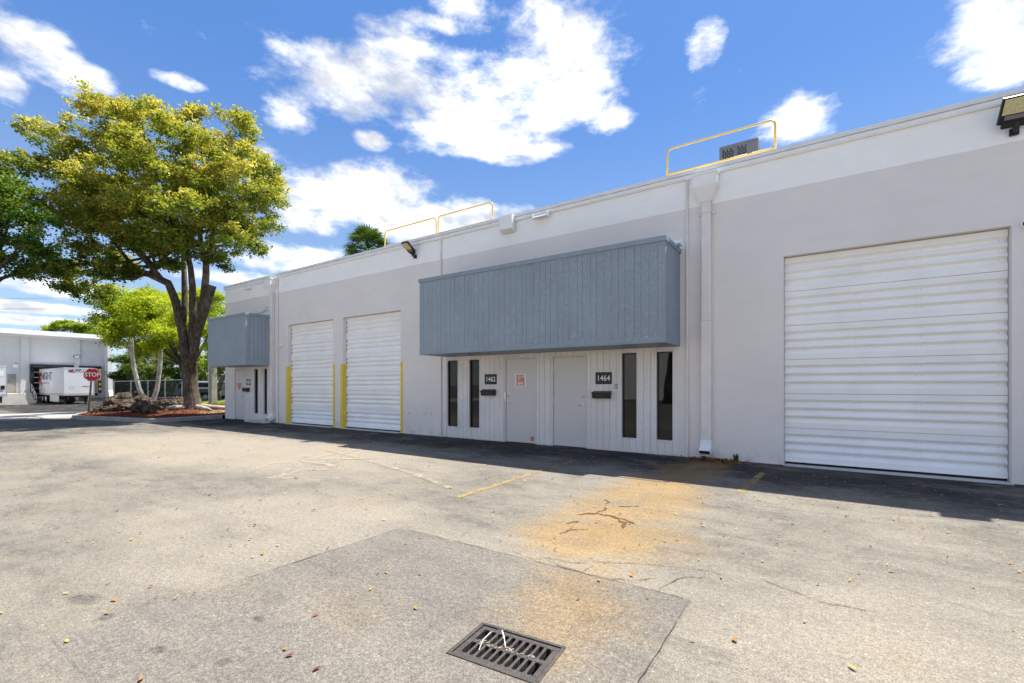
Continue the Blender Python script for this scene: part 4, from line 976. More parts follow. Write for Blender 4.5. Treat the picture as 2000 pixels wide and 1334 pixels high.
# fallen leaves: near ones singly, the far and dense ones as one litter
def fallen_mesh(tint, seed):
    rr = random.Random(seed); L, W = .5, .22; mb = []
    P = [(-.5, 0, .0), (-.28, .2, .05), (.05, .26, .09), (.32, .16, .06), (.5, 0, rr.uniform(.02, .16)), (.32, -.16, .05), (.05, -.26, rr.uniform(.03, .12)), (-.28, -.2, .04), (0, 0, .0)]
    V = np.array(P); Fc = np.array([(8, i, (i + 1) % 8) for i in range(8)])
    return np_mesh('fallen_leaf', V, Fc, M_FALL, {'tint': np.full(9, tint)}, True)
LEAFSETS = {'yellow': [fallen_mesh(.95, 1), fallen_mesh(1.0, 2)], 'orange': [fallen_mesh(.62, 3), fallen_mesh(.55, 4)], 'brown': [fallen_mesh(.05, 5), fallen_mesh(.22, 6)]}
LAB = {'yellow': 'small yellow fallen leaf lying on the asphalt', 'orange': 'small orange-tan fallen leaf lying on the asphalt', 'brown': 'small dark brown curled fallen leaf lying on the asphalt'}
rr = random.Random(11); placed = 0
fx, fy = -math.sin(R(33.986)), math.cos(R(33.986)); rx_, ry_ = math.cos(R(33.986)), math.sin(R(33.986))
while placed < 230:
    zc = rr.uniform(2.2, 8.5); tc = rr.uniform(-1.12, 1.12)
    if rr.random() > min(1, zc / 6.5): continue
    x, y = fx * zc + rx_ * tc * zc, fy * zc + ry_ * tc * zc
    if y > 9.3 or (abs(x - GC.x) < .3 and abs(y - GC.y) < .22): continue
    if tc < .2 and rr.random() < .25: continue
    kd = rr.choices(['yellow', 'orange', 'brown'], [.26, .32, .42])[0]
    o = link('fallen_leaf', rr.choice(LEAFSETS[kd]), None, (x, y, .012)); s_ = rr.uniform(.025, .052)
    o.scale = (s_, s_ * rr.uniform(.7, 1.1), s_ * rr.uniform(.8, 2.2)); o.rotation_euler = (rr.uniform(-.25, .25), rr.uniform(-.2, .2), rr.uniform(0, 6.28))
    tag(o, LAB[kd], 'leaf', kd + ' leaves scattered over the yard'); placed += 1
N = 1500; c = np.zeros((N, 3)); k = 0
while k < N:
    q = rr.random()
    if q < .38: x, y = rr.uniform(-12, 3.0), rr.gauss(8.0, .75)
    elif q < .47: x, y = rr.gauss(-1.7, .45), rr.gauss(9.45, .16)
    else: x, y = rr.uniform(-20, 6), rr.uniform(2, 9)
    if y > 9.65 or math.hypot(x, y) < 4: continue
    c[k] = (x, y, .014); k += 1
V, Fc = leaf_geo(c, N, .036, 2.5, .12, .5)
me = np_mesh('leaf_litter', V, Fc, M_FALL, {'tint': np.repeat(RNG.beta(.8, .9, N), 4)})
o = link('leaf_litter', me); tag(o, 'thin litter of tiny dry leaves along the foot of the wall', 'leaves', kind='stuff')
N = 420; c = np.stack([RNG.normal(-1.72, .26, N), RNG.normal(9.47, .10, N), RNG.uniform(.012, .045, N)], 1); c[:, 1] = np.minimum(c[:, 1], 9.68)
V, Fc = leaf_geo(c, N, .05, .8, .15, .4); me = np_mesh('leaf_pile', V, Fc, M_FALL, {'tint': np.repeat(RNG.beta(.9, 2.4, N), 4)})
tag(link('leaf_pile', me), 'wet brown leaf heap at the foot of the downspout', 'leaves', kind='stuff')

def weed(x, y, h, label, n=26, mat=None):
    V = []; Fc = []; T = []
    for i in range(n):
        a = rr.uniform(0, 6.28); L = h * rr.uniform(.5, 1.1); sp = rr.uniform(.1, .5) * h; w_ = .006
        p0 = np.array([x + rr.uniform(-.03, .03), y + rr.uniform(-.02, .02), 0.0]); p1 = p0 + [math.cos(a) * sp * .5, math.sin(a) * sp * .5, L * .7]; p2 = p0 + [math.cos(a) * sp, math.sin(a) * sp, L]
        s_ = np.array([-math.sin(a), math.cos(a), 0]) * w_; b0 = len(V)
        V += [p0 - s_, p0 + s_, p1 - s_ * 1.6, p1 + s_ * 1.6, p2 - s_ * .3, p2 + s_ * .3]; Fc += [(b0, b0 + 1, b0 + 3, b0 + 2), (b0 + 2, b0 + 3, b0 + 5, b0 + 4)]; T += [rr.random() * .6] * 6
    o = link('weed', np_mesh('weed', np.array(V), np.array(Fc), mat or M_LEAFG, {'tint': np.array(T)})); tag(o, label, 'weed')
weed(-1.36, 9.66, .16, 'small dark weed at the wall between the downspout and roll-up door'); weed(-1.95, 9.62, .12, 'small weed growing under the downspout outlet')
for (x, y, L, W, ro, tl, lab) in ((-18.45, 9.36, .95, .30, .1, .03, 'broken flat concrete slab lying by the far downspout'), (-17.95, 9.42, .55, .28, .5, .10, 'tilted concrete block resting on the slab by the far downspout')):
    Mx = Matrix.Translation((x, y, .05)) @ Matrix.Rotation(ro, 4, 'Z') @ Matrix.Rotation(tl, 4, 'Y')
    mb = MB(); mb.prism([(-L / 2, -W / 2), (L * .3, -W * .55), (L / 2, -W * .2), (L * .45, W * .5), (-L * .3, W * .45), (-L * .52, W * .1)], lambda u, v, t_: Mx @ Vector((u, v, t_)), -.045, .035)
    tag(mb.build('concrete_slab', M_CONCL, bevel=.01), lab, 'slab')

# ================================================================== TREES
def blob_points(lobes, clumps, per, clump_r, shell=.55):
    """lobes (x,y,z,r): each a cauliflower of smaller puffs, leaf clumps thickest on their upper skins"""
    C = []; T = []
    for (x, y, z, r) in lobes:
        ns = 8; sd = RNG.normal(size=(ns, 3)); sd[:, 2] = sd[:, 2] * .8 + .25; sd /= np.linalg.norm(sd, axis=1)[:, None]
        subs = [(np.array([x, y, z]) + sd[i] * r * RNG.uniform(.45, .75) * np.array([1, 1, .8]), r * RNG.uniform(.38, .58)) for i in range(ns)]
        for sc, sr in subs:
            n = max(4, int(clumps / ns * (r / 1.1) ** 2 * RNG.uniform(.8, 1.3)))
            dirs = RNG.normal(size=(n, 3)); dirs[:, 2] = dirs[:, 2] * .9 + .35; dirs /= np.linalg.norm(dirs, axis=1)[:, None]
            rad = sr * (shell + (1 - shell) * RNG.random(n) ** .6) * RNG.uniform(.85, 1.1, n)
            cc = sc + dirs * rad[:, None] * np.array([1, 1, .78]); st = RNG.normal(0, .10)
            for q in range(n):
                k = int(per * RNG.uniform(.6, 1.4)); cr = clump_r * RNG.uniform(.6, 1.2)
                pts = RNG.normal(size=(k, 3)) * cr * np.array([.6, .6, .36]); C.append(cc[q] + pts)
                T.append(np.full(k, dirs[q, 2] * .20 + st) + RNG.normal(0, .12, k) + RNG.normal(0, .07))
    return np.concatenate(C), np.concatenate(T)

def crown(name, parent, lobes, mat, clumps, per, clump_r, leaf, tint0, seedless=None, shell=.55, extra=None):
    C, T = blob_points(lobes, clumps, per, clump_r, shell)
    V, Fc = leaf_geo(C, len(C), leaf, .5, .12, .62)
    T = np.clip(T + tint0, 0, 1)
    if extra is not None: T = np.clip(extra(C, T), 0, 1)
    me = np_mesh(name, V - np.array(wl(parent)), Fc, mat, {'tint': np.repeat(T, 4)})
    o = link(name, me, parent); return o

MAIN = [(-26.28, 6.55, 13.5, 1.01), (-25.28, 7.53, 13.58, 0.91), (-23.51, 8.01, 13.08, 0.88), (-23.11, 9.24, 13.39, 0.69), (-22.47, 10.55, 13.57, 0.83), (-28.47, 5.23, 12.59, 0.9), (-26.32, 5.29, 11.23, 1.06), (-25.95, 6.81, 12.09, 1.34), (-22.42, 6.84, 10.61, 1.21), (-21.46, 7.96, 11.27, 1.34), (-22.72, 9.79, 12.11, 1.39), (-20.79, 10.33, 11.05, 1.12), (-21.49, 11.54, 10.9, 0.67), (-20.66, 9.55, 9.97, 1.3), (-21.61, 8.32, 9.91, 1.27), (-21.38, 6.79, 9.54, 1.17), (-24.62, 6.34, 9.92, 1.37), (-27.52, 5.92, 10.49, 1.24), (-27.69, 5.41, 9.21, 1.11), (-25.51, 6.29, 8.66, 1.41), (-23.16, 7.07, 8.56, 1.25), (-20.21, 7.49, 8.07, 1.07), (-21.56, 9.49, 8.82, 1.22), (-21.1, 10.49, 8.65, 0.91), (-20.86, 10.59, 7.69, 0.54), (-20.12, 9.3, 7.41, 0.74), (-23.15, 10.1, 7.11, 0.57), (-22.6, 7.47, 7.37, 1.05), (-25.1, 6.76, 7.62, 1.2), (-27.98, 6.31, 7.62, 1.28), (-30.07, 6.17, 6.69, 0.97), (-30.52, 6.57, 6.15, 0.55), (-25.74, 6.75, 6.38, 0.56), (-25.75, 7.72, 6.49, 0.46), (-30.31, 5.34, 6.96, 1.0), (-24.51, 8.61, 6.84, 0.51)]
LEFT = [(-26.35, 4.25, 10.03, 0.93), (-25.17, 3.16, 9.11, 1.17), (-24.52, 3.7, 8.03, 1.17), (-23.98, 4.26, 7.34, 0.93), (-27.03, 4.01, 7.25, 1.07), (-26.68, 2.97, 7.68, 1.36), (-25.87, 3.97, 6.05, 0.74), (-25.95, 3.13, 5.88, 0.97), (-24.72, 4.46, 6.57, 0.7)]
LIME = [(-40.98, 11.62, 6.62, 1.17), (-40.06, 12.08, 7.32, 1.1), (-40.14, 13.15, 7.67, 1.1), (-39.21, 13.77, 7.12, 1.25), (-42.15, 13.33, 6.18, 1.47), (-42.31, 12.15, 5.31, 1.28), (-41.47, 13.91, 5.04, 1.47), (-39.86, 14.65, 5.77, 1.39), (-39.19, 15.74, 7.39, 1.47), (-36.83, 15.8, 7.55, 1.17), (-34.32, 15.04, 5.42, 1.32), (-38.45, 15.62, 5.39, 1.47), (-42.93, 13.1, 4.08, 1.17), (-40.72, 14.3, 3.87, 1.1), (-37.92, 14.57, 7.85, 1.1), (-43.1, 11.78, 5.7, 0.81), (-34.82, 14.93, 3.68, 1.03)]

def branches(mb, root, lobes, k, r0, n=6):
    """limbs wandering from a fork out to the lobes"""
    for (x, y, z, r) in lobes[::k]:
        a = Vector(root); b = Vector((x, y, z - r * .2)); P = [a]
        for t_ in (.3, .6, .85, 1.0):
            q = a.lerp(b, t_); q += Vector((random.uniform(-.3, .3), random.uniform(-.3, .3), random.uniform(-.15, .35) * (1 - t_) * 2)); P.append(q)
        mb.tube(P, [r0, r0 * .75, r0 * .5, r0 * .3, r0 * .12], n)

t1 = thing('shade_tree', 'tall shade tree with yellow-green crown in the mulch bed by the corner', 'tree', (-24.45, 9.57, .2))
mb = MB(); n = 12
mb.tube([(-24.43, 9.58, .05), (-24.45, 9.57, .35), (-24.50, 9.53, .8), (-24.57, 9.48, 1.28), (-24.62, 9.45, 2.24), (-24.60, 9.45, 2.9), (-24.58, 9.46, 3.4)], [.56, .40, .335, .31, .30, .29, .20], 14, True, 0, .05)
mb.tube([(-24.62, 9.42, 2.0), (-24.58, 9.3, 2.9), (-24.66, 9.17, 4.12), (-24.86, 9.0, 5.34), (-25.15, 8.8, 6.2), (-25.84, 8.27, 6.61), (-26.82, 7.61, 6.73), (-27.8, 6.95, 6.95), (-28.9, 6.3, 7.4)], [.20, .22, .19, .175, .165, .14, .115, .09, .05], n, True, 0, .05)
mb.tube([(-24.55, 9.48, 2.2), (-24.50, 9.51, 2.96), (-24.49, 9.54, 4.64), (-24.49, 9.54, 6.08), (-24.57, 9.48, 7.04), (-24.81, 9.32, 8.24), (-25.0, 8.9, 9.8)], [.16, .17, .15, .14, .12, .10, .05], n, True, 0, .05)
mb.tube([(-24.95, 9.35, 4.4), (-25.1, 9.45, 5.3), (-25.12, 9.44, 6.3), (-25.1, 9.4, 7.6), (-25.3, 8.9, 9.2)], [.12, .13, .12, .10, .05], 10, True, 0, .05)
mb.tube([(-24.45, 9.44, 2.1), (-24.23, 9.48, 2.95), (-23.97, 9.62, 4.55), (-23.82, 9.75, 5.6), (-23.74, 9.8, 6.6), (-23.75, 9.8, 7.23), (-23.56, 9.93, 7.94), (-23.40, 10.01, 8.7), (-23.0, 10.0, 10.0)], [.18, .195, .165, .15, .14, .13, .12, .10, .05], n, True, 0, .05)
mb.tube([(-24.0, 9.48, 3.6), (-23.72, 9.6, 4.5), (-23.45, 9.76, 5.4), (-23.28, 9.88, 6.05)], [.15, .19, .17, .16], n, True, 0, .08)
mb.tube([(-23.75, 9.8, 7.05), (-23.95, 9.7, 7.7), (-23.90, 9.6, 8.7), (-23.8, 9.0, 9.9)], [.11, .11, .09, .04], 8, True, 0, .05)
mb.tube([(-25.3, 8.6, 6.35), (-25.5, 8.0, 7.2), (-26.0, 7.2, 8.3), (-26.3, 6.8, 10.0)], [.12, .11, .09, .04], 8); mb.tube([(-26.2, 8.0, 6.65), (-26.9, 7.6, 7.6), (-27.6, 6.9, 9.0)], [.10, .08, .04], 8)
back = []
for (x, y, z, r) in MAIN:
    if r > .8:
        q = random.uniform(2.0, 4.5); back.append((x - .9 * q * .55, y + .42 * q * 1.1, z + random.uniform(-.5, .8), r * random.uniform(.85, 1.15)))
near = [(-19.3, 6.8, 9.4, 1.1), (-18.9, 8.3, 8.9, 1.0), (-20.0, 5.6, 9.6, 1.1), (-21.6, 4.9, 9.3, 1.2), (-19.6, 7.3, 11.0, 1.1), (-23.2, 4.7, 9.6, 1.2)]
branches(mb, (-24.6, 9.3, 8.0), MAIN + back, 3, .09); branches(mb, (-25.3, 8.4, 6.8), MAIN[16:] , 3, .07)
for k in range(9):    # surface roots
    a_ = random.uniform(-2.4, 1.2) if k < 7 else random.uniform(0, 6.28); L = random.uniform(.9, 2.0)
    P = [(-24.45 + math.cos(a_) * q * L + random.uniform(-.08, .08) * q, 9.5 + math.sin(a_) * q * L + random.uniform(-.08, .08) * q, .30 - .05 * q + .08 * math.exp(-4 * q)) for q in (.15, .4, .65, .85, 1.0)]
    P = [(p_[0], p_[1], isl_z(p_[0], p_[1]) + .03 + .1 * (1 - i / 4) - (.04 if i == 4 else 0)) for i, p_ in enumerate(P)]
    MB().tube(P, [.16, .11, .08, .055, .03], 8, True, 0, .12).build('root', M_ROOT, t1, smooth=True)
mb.build('trunk', M_BARK, t1, smooth=True)
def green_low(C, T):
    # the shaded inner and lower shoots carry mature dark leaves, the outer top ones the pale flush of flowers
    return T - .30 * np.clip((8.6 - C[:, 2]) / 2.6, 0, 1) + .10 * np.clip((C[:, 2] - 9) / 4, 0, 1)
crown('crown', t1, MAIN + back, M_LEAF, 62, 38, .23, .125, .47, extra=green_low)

t2 = thing('shade_tree', 'dark green shade tree whose crown enters from the picture edge', 'tree', (-27.2, 2.6, 0))
mb = MB(); mb.tube([(-27.2, 2.6, -.1), (-27.15, 2.6, 1.5), (-26.9, 2.8, 3.4), (-26.5, 3.1, 5.2), (-26.0, 3.5, 7.0)], [.4, .3, .26, .2, .08], 12, True, 0, .05)
LEFTB = LEFT + [(-28.5, 2.2, 8.5, 1.4), (-28.2, 1.2, 9.6, 1.3), (-29.6, 2.8, 7.4, 1.3), (-27.4, 0.9, 7.2, 1.3), (-27.6, 3.6, 9.6, 1.2), (-29.0, 3.8, 9.0, 1.2)]
branches(mb, (-26.7, 3.0, 4.6), LEFTB, 1, .09); mb.build('trunk', M_BARKD, t2, smooth=True)
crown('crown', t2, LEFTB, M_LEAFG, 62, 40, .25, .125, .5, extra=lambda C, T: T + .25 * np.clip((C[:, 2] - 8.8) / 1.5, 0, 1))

t3 = thing('lime_tree', 'bright lime-green feathery tree behind the big trunk', 'tree', (-38.6, 14.6, .1))
mb = MB(); mb.tube([(-38.6, 14.6, 0), (-38.55, 14.6, 1.5), (-38.7, 14.5, 2.6), (-39.3, 14.2, 3.8), (-40.2, 13.6, 5.2)], [.26, .22, .2, .15, .06], 10, True, 0, .05)
mb.tube([(-38.6, 14.5, 2.2), (-38.0, 14.9, 3.2), (-37.2, 15.3, 4.6), (-36.8, 15.6, 6.2)], [.15, .13, .1, .04], 8)
branches(mb, (-38.8, 14.4, 3.0), LIME, 1, .07); mb.build('trunk', M_BARKD, t3, smooth=True)
LB = LIME + [(-33.2, 8.6, 4.9, .9), (-32.6, 9.3, 4.6, .9), (-31.9, 10.0, 4.5, 1.0), (-31.2, 10.6, 4.3, .9), (-33.0, 9.0, 5.7, 1.0), (-31.8, 10.2, 5.6, 1.1), (-32.6, 8.9, 4.0, .6), (-31.3, 10.4, 3.6, .6), (-33.8, 9.2, 6.4, 1.0), (-34.0, 11.0, 6.4, 1.3), (-35.5, 12.6, 6.4, 1.3), (-37.0, 13.4, 5.6, 1.3)] + [(x - 1.8, y + 1.4, z + .2, r) for x, y, z, r in LIME[::2]]
crown('crown', t3, LB, M_LEAFL, 64, 44, .30, .12, .55, shell=.3)

def px(pxx, pyy, z):
    tt = (pxx - 1000) / 900.; c_, s_ = rx_, ry_
    return ((tt * c_ - s_) * z, (tt * s_ + c_) * z, CAMH - (pyy - 753) * z / 900.)
def bush(lob, label, mat, clumps=30, per=40, cr=.3, leaf=.11, tint=.5, name='shrub', trunk_r=.06, gap=.35):
    b = Vector(lob[0][:3]); t_ = thing(name, label, 'shrub' if name == 'shrub' else 'tree', (b.x, b.y, gz(b.x, b.y) + .02), 'greenery behind the island')
    mb = MB(); zb = gz(b.x, b.y); mb.tube([(b.x, b.y, zb - .05), (b.x + .05, b.y, zb + .4 * b.z), (b.x, b.y, b.z)], [trunk_r, trunk_r * .8, trunk_r * .3], 7)
    branches(mb, (b.x, b.y, zb + (b.z - zb) * gap), lob[1:], 1, trunk_r * .7, 5); mb.build('stem', M_BARKD, t_)
    crown('foliage', t_, lob, mat, clumps, per, cr, leaf, tint, shell=.35); return t_
def lobes_px(L, z, seed=0):
    rr = random.Random(seed); return [px(a_, b_, z + rr.uniform(-.8, .8)) + (r_ * z / 900.,) for a_, b_, r_ in L]
bush(lobes_px([(238, 725, 16), (232, 705, 16), (250, 700, 16), (225, 735, 10), (245, 735, 12)], 44, 1), 'dark green shrub beside the loading dock wall end', M_LEAFS, 30, 40, .3, .14, .3)
bush(lobes_px([(268, 722, 20), (262, 700, 18), (280, 695, 18), (285, 725, 16), (255, 735, 12)], 45, 2), 'mid green shrub behind the leaning pale palm trunk', M_LEAFS, 30, 40, .3, .14, .62)
bush(lobes_px([(305, 715, 20), (318, 700, 18), (300, 735, 14), (325, 730, 16), (335, 712, 16)], 46, 3), 'pale olive shrub behind the second leaning palm trunk', M_LEAFS, 30, 40, .3, .14, .75)
bush(lobes_px([(348, 725, 16), (355, 705, 18), (345, 740, 10)], 47, 4), 'dark shrub just beside the big tree trunk', M_LEAFS, 30, 40, .3, .14, .35)
bush(lobes_px([(400, 715, 20), (395, 735, 9), (385, 700, 16), (412, 700, 16)], 47, 5), 'bright green tree crown between the big trunk and the concrete post', M_LEAFL, 26, 40, .3, .13, .35, 'small_tree', .09)
tb = bush(lobes_px([(430, 715, 18), (440, 700, 20), (425, 728, 9), (450, 718, 18), (437, 690, 16)], 42, 6), 'small twisted tree with bare forked trunk beside the building corner', M_LEAFS, 26, 40, .3, .12, .7, 'small_tree', .05)
mb = MB(); q0 = px(430, 781, 42); mb.tube([q0, px(428, 765, 42), px(421, 750, 42), px(419, 735, 42), px(424, 720, 42)], [.16, .13, .12, .11, .06], 8, True, 0, .1); mb.tube([px(428, 765, 42), px(434, 748, 42), px(438, 735, 42), px(444, 722, 42)], [.1, .09, .08, .04], 8); mb.tube([px(423, 755, 42), px(430, 742, 41.6), px(434, 738, 41.6)], [.08, .07, .04], 7); mb.build('forked_trunk', M_BARK, tb, smooth=True)
ft = lobes_px([(140, 642, 18), (110, 640, 16), (125, 634, 14), (160, 640, 17), (178, 648, 14), (95, 646, 12), (190, 652, 10), (145, 655, 20)], 84, 7)
tt = thing('far_tree', 'light green tree top showing over the loading dock roof', 'tree', (ft[0][0], ft[0][1], -.5))
mb = MB(); mb.tube([(ft[0][0], ft[0][1], -.6), (ft[0][0], ft[0][1], 6), (ft[0][0], ft[0][1], 11)], [.4, .3, .1], 8); branches(mb, (ft[0][0], ft[0][1], 7), ft[1:], 1, .12, 5); mb.build('trunk', M_BARKD, tt)
crown('crown', tt, ft, M_LEAFL, 26, 40, .5, .26, .25, shell=.35)
# dark wood closing the view far behind the fence
N = 9000; zz = RNG.uniform(75, 110, N); aa = RNG.uniform(-0.90, -.45, N)
cx = (aa * rx_ - ry_) * zz; cy = (aa * ry_ + rx_) * zz; hh = 4.5 + 2.0 * np.sin(aa * 37) + 1.2 * np.sin(aa * 91 + 1)
C = np.stack([cx, cy, RNG.random(N) ** .8 * hh], 1); V, Fc = leaf_geo(C, N, 1.1, .4, .12, .7)
tag(link('treeline', np_mesh('treeline', V, Fc, M_LEAFS, {'tint': np.repeat(RNG.beta(2, 3, N), 4)})), 'distant band of mixed green trees beyond the vehicles', 'trees', kind='stuff')

# palms
def fan_palm(base, top, label, R_=1.9, n=34, r0=.16):
    t_ = thing('palm_tree', label, 'palm', base); b, tp = Vector(base), Vector(top)
    MB().tube([b, b.lerp(tp, .35) + Vector((.1, 0, 0)), b.lerp(tp, .7), tp], [r0 * 1.3, r0, r0 * .9, r0], 10, True, 0, .05).build('trunk', M_PALMB, t_, smooth=True)
    for i in range(n):
        th_ = random.uniform(0, 6.28); ph = random.uniform(-.5, 1.35); d_ = Vector((math.cos(th_) * math.cos(ph), math.sin(th_) * math.cos(ph), math.sin(ph)))
        L = R_ * random.uniform(.45, .6); c_ = tp + d_ * L; side = d_.cross(Vector((0, 0, 1)));  side = side.normalized() if side.length > .05 else Vector((1, 0, 0)); up = side.cross(d_)
        V = []; Fc = []; T = []
        for q in range(15):
            a_ = (q - 7) / 7 * 1.75; e = (d_ * math.cos(a_) + side * math.sin(a_)); l2 = R_ * .55 * (1 - .25 * abs(a_) / 1.75); b0 = len(V); wv_ = e.cross(up) * .055
            m_ = c_ + e * l2 * .55 + up * .03; tip = c_ + e * l2 - Vector((0, 0, .18 * R_ * random.uniform(.3, 1)))
            V += [c_ - wv_ * .3, c_ + wv_ * .3, m_ + wv_, m_ - wv_, tip, tip]; Fc += [(b0, b0 + 1, b0 + 2, b0 + 3), (b0 + 3, b0 + 2, b0 + 4, b0 + 5)]; T += [random.random()] * 6
        o_ = np.array([tuple(v) for v in V]) - np.array(wl(t_)); fr_ = link('frond', np_mesh('frond', o_, np.array(Fc), M_FROND, {'tint': np.array(T)}), t_)
        MB().tube([tp, tp + d_ * L * .5, c_], [.025, .02, .015], 4).build('stalk', M_FROND, fr_)
    return t_
fan_palm((-32.0, 25.6, 0), (-32.0, 25.6, 13.0), 'fan palm top showing above the warehouse roof', 2.2, 80)
def feather_palm(P, label, seed):
    rr = random.Random(seed); t_ = thing('slender_palm', label, 'palm', P[0]); n_ = len(P)
    MB().tube(P, [.15, .13, .12, .115, .11, .10][:n_], 10, True, 0, .04).build('trunk', M_PALMB, t_, smooth=True)
    tp = Vector(P[-1])
    for i in range(7):
        a_ = rr.uniform(0, 6.28); V = []; Fc = []; T = []; Q = [tp + Vector((math.cos(a_) * q * 1.3, math.sin(a_) * q * 1.3, .7 * q - 1.0 * q * q)) for q in np.linspace(0, 1, 9)]
        sd = Vector((-math.sin(a_), math.cos(a_), 0))
        for k in range(1, 9):
            for s_ in (-1, 1):
                for f2 in (0, .5):
                    p_ = Q[k - 1].lerp(Q[k], f2); l_ = .42 * math.sin(math.pi * (k / 9.5)) + .1; b0 = len(V); dd = (Q[k] - Q[k - 1]).normalized()
                    tip = p_ + sd * s_ * l_ + dd * .15 - Vector((0, 0, .15)); V += [p_ - dd * .02, p_ + dd * .02, tip, tip - dd * .01]; Fc.append((b0, b0 + 1, b0 + 2, b0 + 3)); T += [rr.random()] * 4
        o_ = np.array([tuple(v) for v in V]) - np.array(wl(t_)); fr_ = link('frond', np_mesh('frond', o_, np.array(Fc), M_FROND, {'tint': np.array(T)}), t_)
        MB().tube(Q, [.02] * 6 + [.012] * 3, 4).build('stalk', M_FROND, fr_)
feather_palm([(-32.85, 10.42, .1), (-32.95, 10.34, .6), (-33.2, 10.18, 1.24), (-33.45, 10.01, 2.44), (-33.55, 9.94, 3.34), (-33.55, 9.9, 4.6)], 'slender pale palm trunk leaning towards the loading dock', 3)
feather_palm([(-32.6, 10.58, .1), (-32.52, 10.63, .6), (-32.34, 10.76, 1.24), (-32.20, 10.85, 2.44), (-32.15, 10.88, 3.34), (-32.2, 10.9, 4.6)], 'slender pale palm trunk leaning towards the big tree', 4)

# low plants on the island
def clump_plant(c, r_, n, label, mat, leaf, tint, h=.3):
    C = np.stack([RNG.normal(c[0], r_ * .5, n), RNG.normal(c[1], r_ * .5, n), isl_z(c[0], c[1]) + RNG.random(n) * h], 1); V, Fc = leaf_geo(C, n, leaf, .3, .1, .3)
    o = link('low_plant', np_mesh('low_plant', V, Fc, mat, {'tint': np.repeat(np.clip(RNG.normal(tint, .15, n), 0, 1), 4)})); tag(o, label, 'plant')
clump_plant((-32.6, 12.1), .9, 500, 'low yellow-green ground cover between the palm and rocks', M_LEAFL, .12, .9, .35)
weed(-31.4, 12.6, .75, 'spiky dark green cycad beside the fence end', 160, M_LEAFG)
# mulch chips and grass, nobody could count
N = 9000; C = []
while len(C) < N:
    x, y = random.uniform(-33, -21.6), random.uniform(5.9, 13.5)
    if inside(x, y) and seg_dist(x, y) > .2: C.append((x, y, isl_z(x, y) + .012))
C = np.array(C); V, Fc = leaf_geo(C, N, .085, .8, .05, .35)
tn = np.clip(RNG.normal(.35, .25, N) + .5 * np.clip((C[:, 0] * .35 + C[:, 1] - 2.2) / 2, 0, 1), 0, 1)
tag(link('mulch_chips', np_mesh('mulch_chips', V, Fc, M_MULCHC, {'tint': np.repeat(tn, 4)})), 'loose red bark mulch covering the planting island', 'mulch', kind='stuff')
N = 16000; C = np.stack([RNG.uniform(-34.2, -22, N), RNG.uniform(13.3, 19, N), np.zeros(N)], 1); C[:, 2] = [isl_z(a_, b_) for a_, b_ in C[:, :2]]
k1 = RNG.random(N) < np.clip((C[:, 1] - 12.9) / 2.0, 0.05, 1); C = C[k1]; N = len(C)
ang = RNG.uniform(0, 6.28, N); hgt = RNG.uniform(.05, .16, N); s_ = np.stack([np.cos(ang), np.sin(ang), np.zeros(N)], 1) * .010; tip = C + np.stack([RNG.normal(0, .04, N), RNG.normal(0, .04, N), hgt], 1)
V = np.stack([C - s_, C + s_, tip], 1).reshape(-1, 3); Fc = np.arange(3 * N).reshape(N, 3)
tag(link('grass', np_mesh('grass', V, Fc, M_GRASSB, {'tint': np.repeat(RNG.random(N), 3)})), 'short patchy grass behind the mulch bed', 'grass', kind='stuff')

# rocks
m, t = newmat('coral_rock'); p = t.pos(); n_ = t.noise(p, 5, 8, .72)
c = t.ramp(n_, [(.3, (.028, .022, .017)), (.5, (.085, .066, .048)), (.66, (.19, .155, .115)), (.85, (.40, .36, .30))])
c = t.mix(t.mr(t.voro(p, 9), .0, .25, .75, 0), c, (.03, .025, .02))
t.out(t.bsdf(c, .95, 0, t.bump(t.m('ADD', n_, t.m('MULTIPLY', t.voro(p, 14), .6)), 1.0, .08), .1)); M_ROCK = m
from mathutils import noise as mnoise
ROCKS = [((-28.37, 8.01), .62, .62, 'large pale-topped boulder nearest the stop sign'), ((-28.0, 8.75), .62, .48, 'broad dark boulder behind the pale-topped one'), ((-26.76, 7.75), .50, .34, 'low dark boulder in the middle of the mulch bed'), ((-25.3, 7.95), .46, .32, 'flat grey boulder towards the big tree'), ((-25.7, 8.75), .42, .34, 'rounded boulder just behind the flat grey one'), ((-24.15, 7.95), .40, .26, 'flat low boulder closest to the kerb corner'), ((-26.6, 9.75), .40, .42, 'upright grey boulder beside the big trunk'), ((-29.3, 7.65), .34, .30, 'small boulder at the road end of the heap'), ((-28.75, 7.15), .24, .16, 'smallest boulder in front of the pale-topped one'), ((-27.6, 7.35), .30, .22, 'small flat boulder below the broad dark one'), ((-26.9, 8.6), .45, .36, 'lumpy brown boulder in the centre of the heap'), ((-25.0, 8.75), .28, .2, 'small boulder at the foot of the big tree roots')]
for i, ((x, y), r_, h, lab) in enumerate(ROCKS):
    bm = bmesh.new(); bmesh.ops.create_icosphere(bm, subdivisions=4, radius=1.0); sd = Vector((i * 7.3, i * 3.1, i * 1.7))
    for v in bm.verts:
        nn = v.co.normalized(); k = 1 + .34 * mnoise.noise(nn * 1.3 + sd) + .20 * mnoise.noise(nn * 3.1 + sd) + .12 * mnoise.noise(nn * 7 + sd) + .06 * abs(mnoise.noise(nn * 15 + sd))
        v.co = Vector((nn.x * k * r_ * 1.02, nn.y * k * r_ * .9, nn.z * k * h * .92))
    me = bpy.data.meshes.new('boulder'); bm.to_mesh(me); bm.free(); me.materials.append(M_ROCK)
    o = link('boulder', me, None, (x, y, isl_z(x, y) + h * .35)); o.rotation_euler = (random.uniform(-.2, .2), random.uniform(-.2, .2), random.uniform(0, 6)); tag(o, lab, 'boulder', 'boulders heaped in the mulch bed')

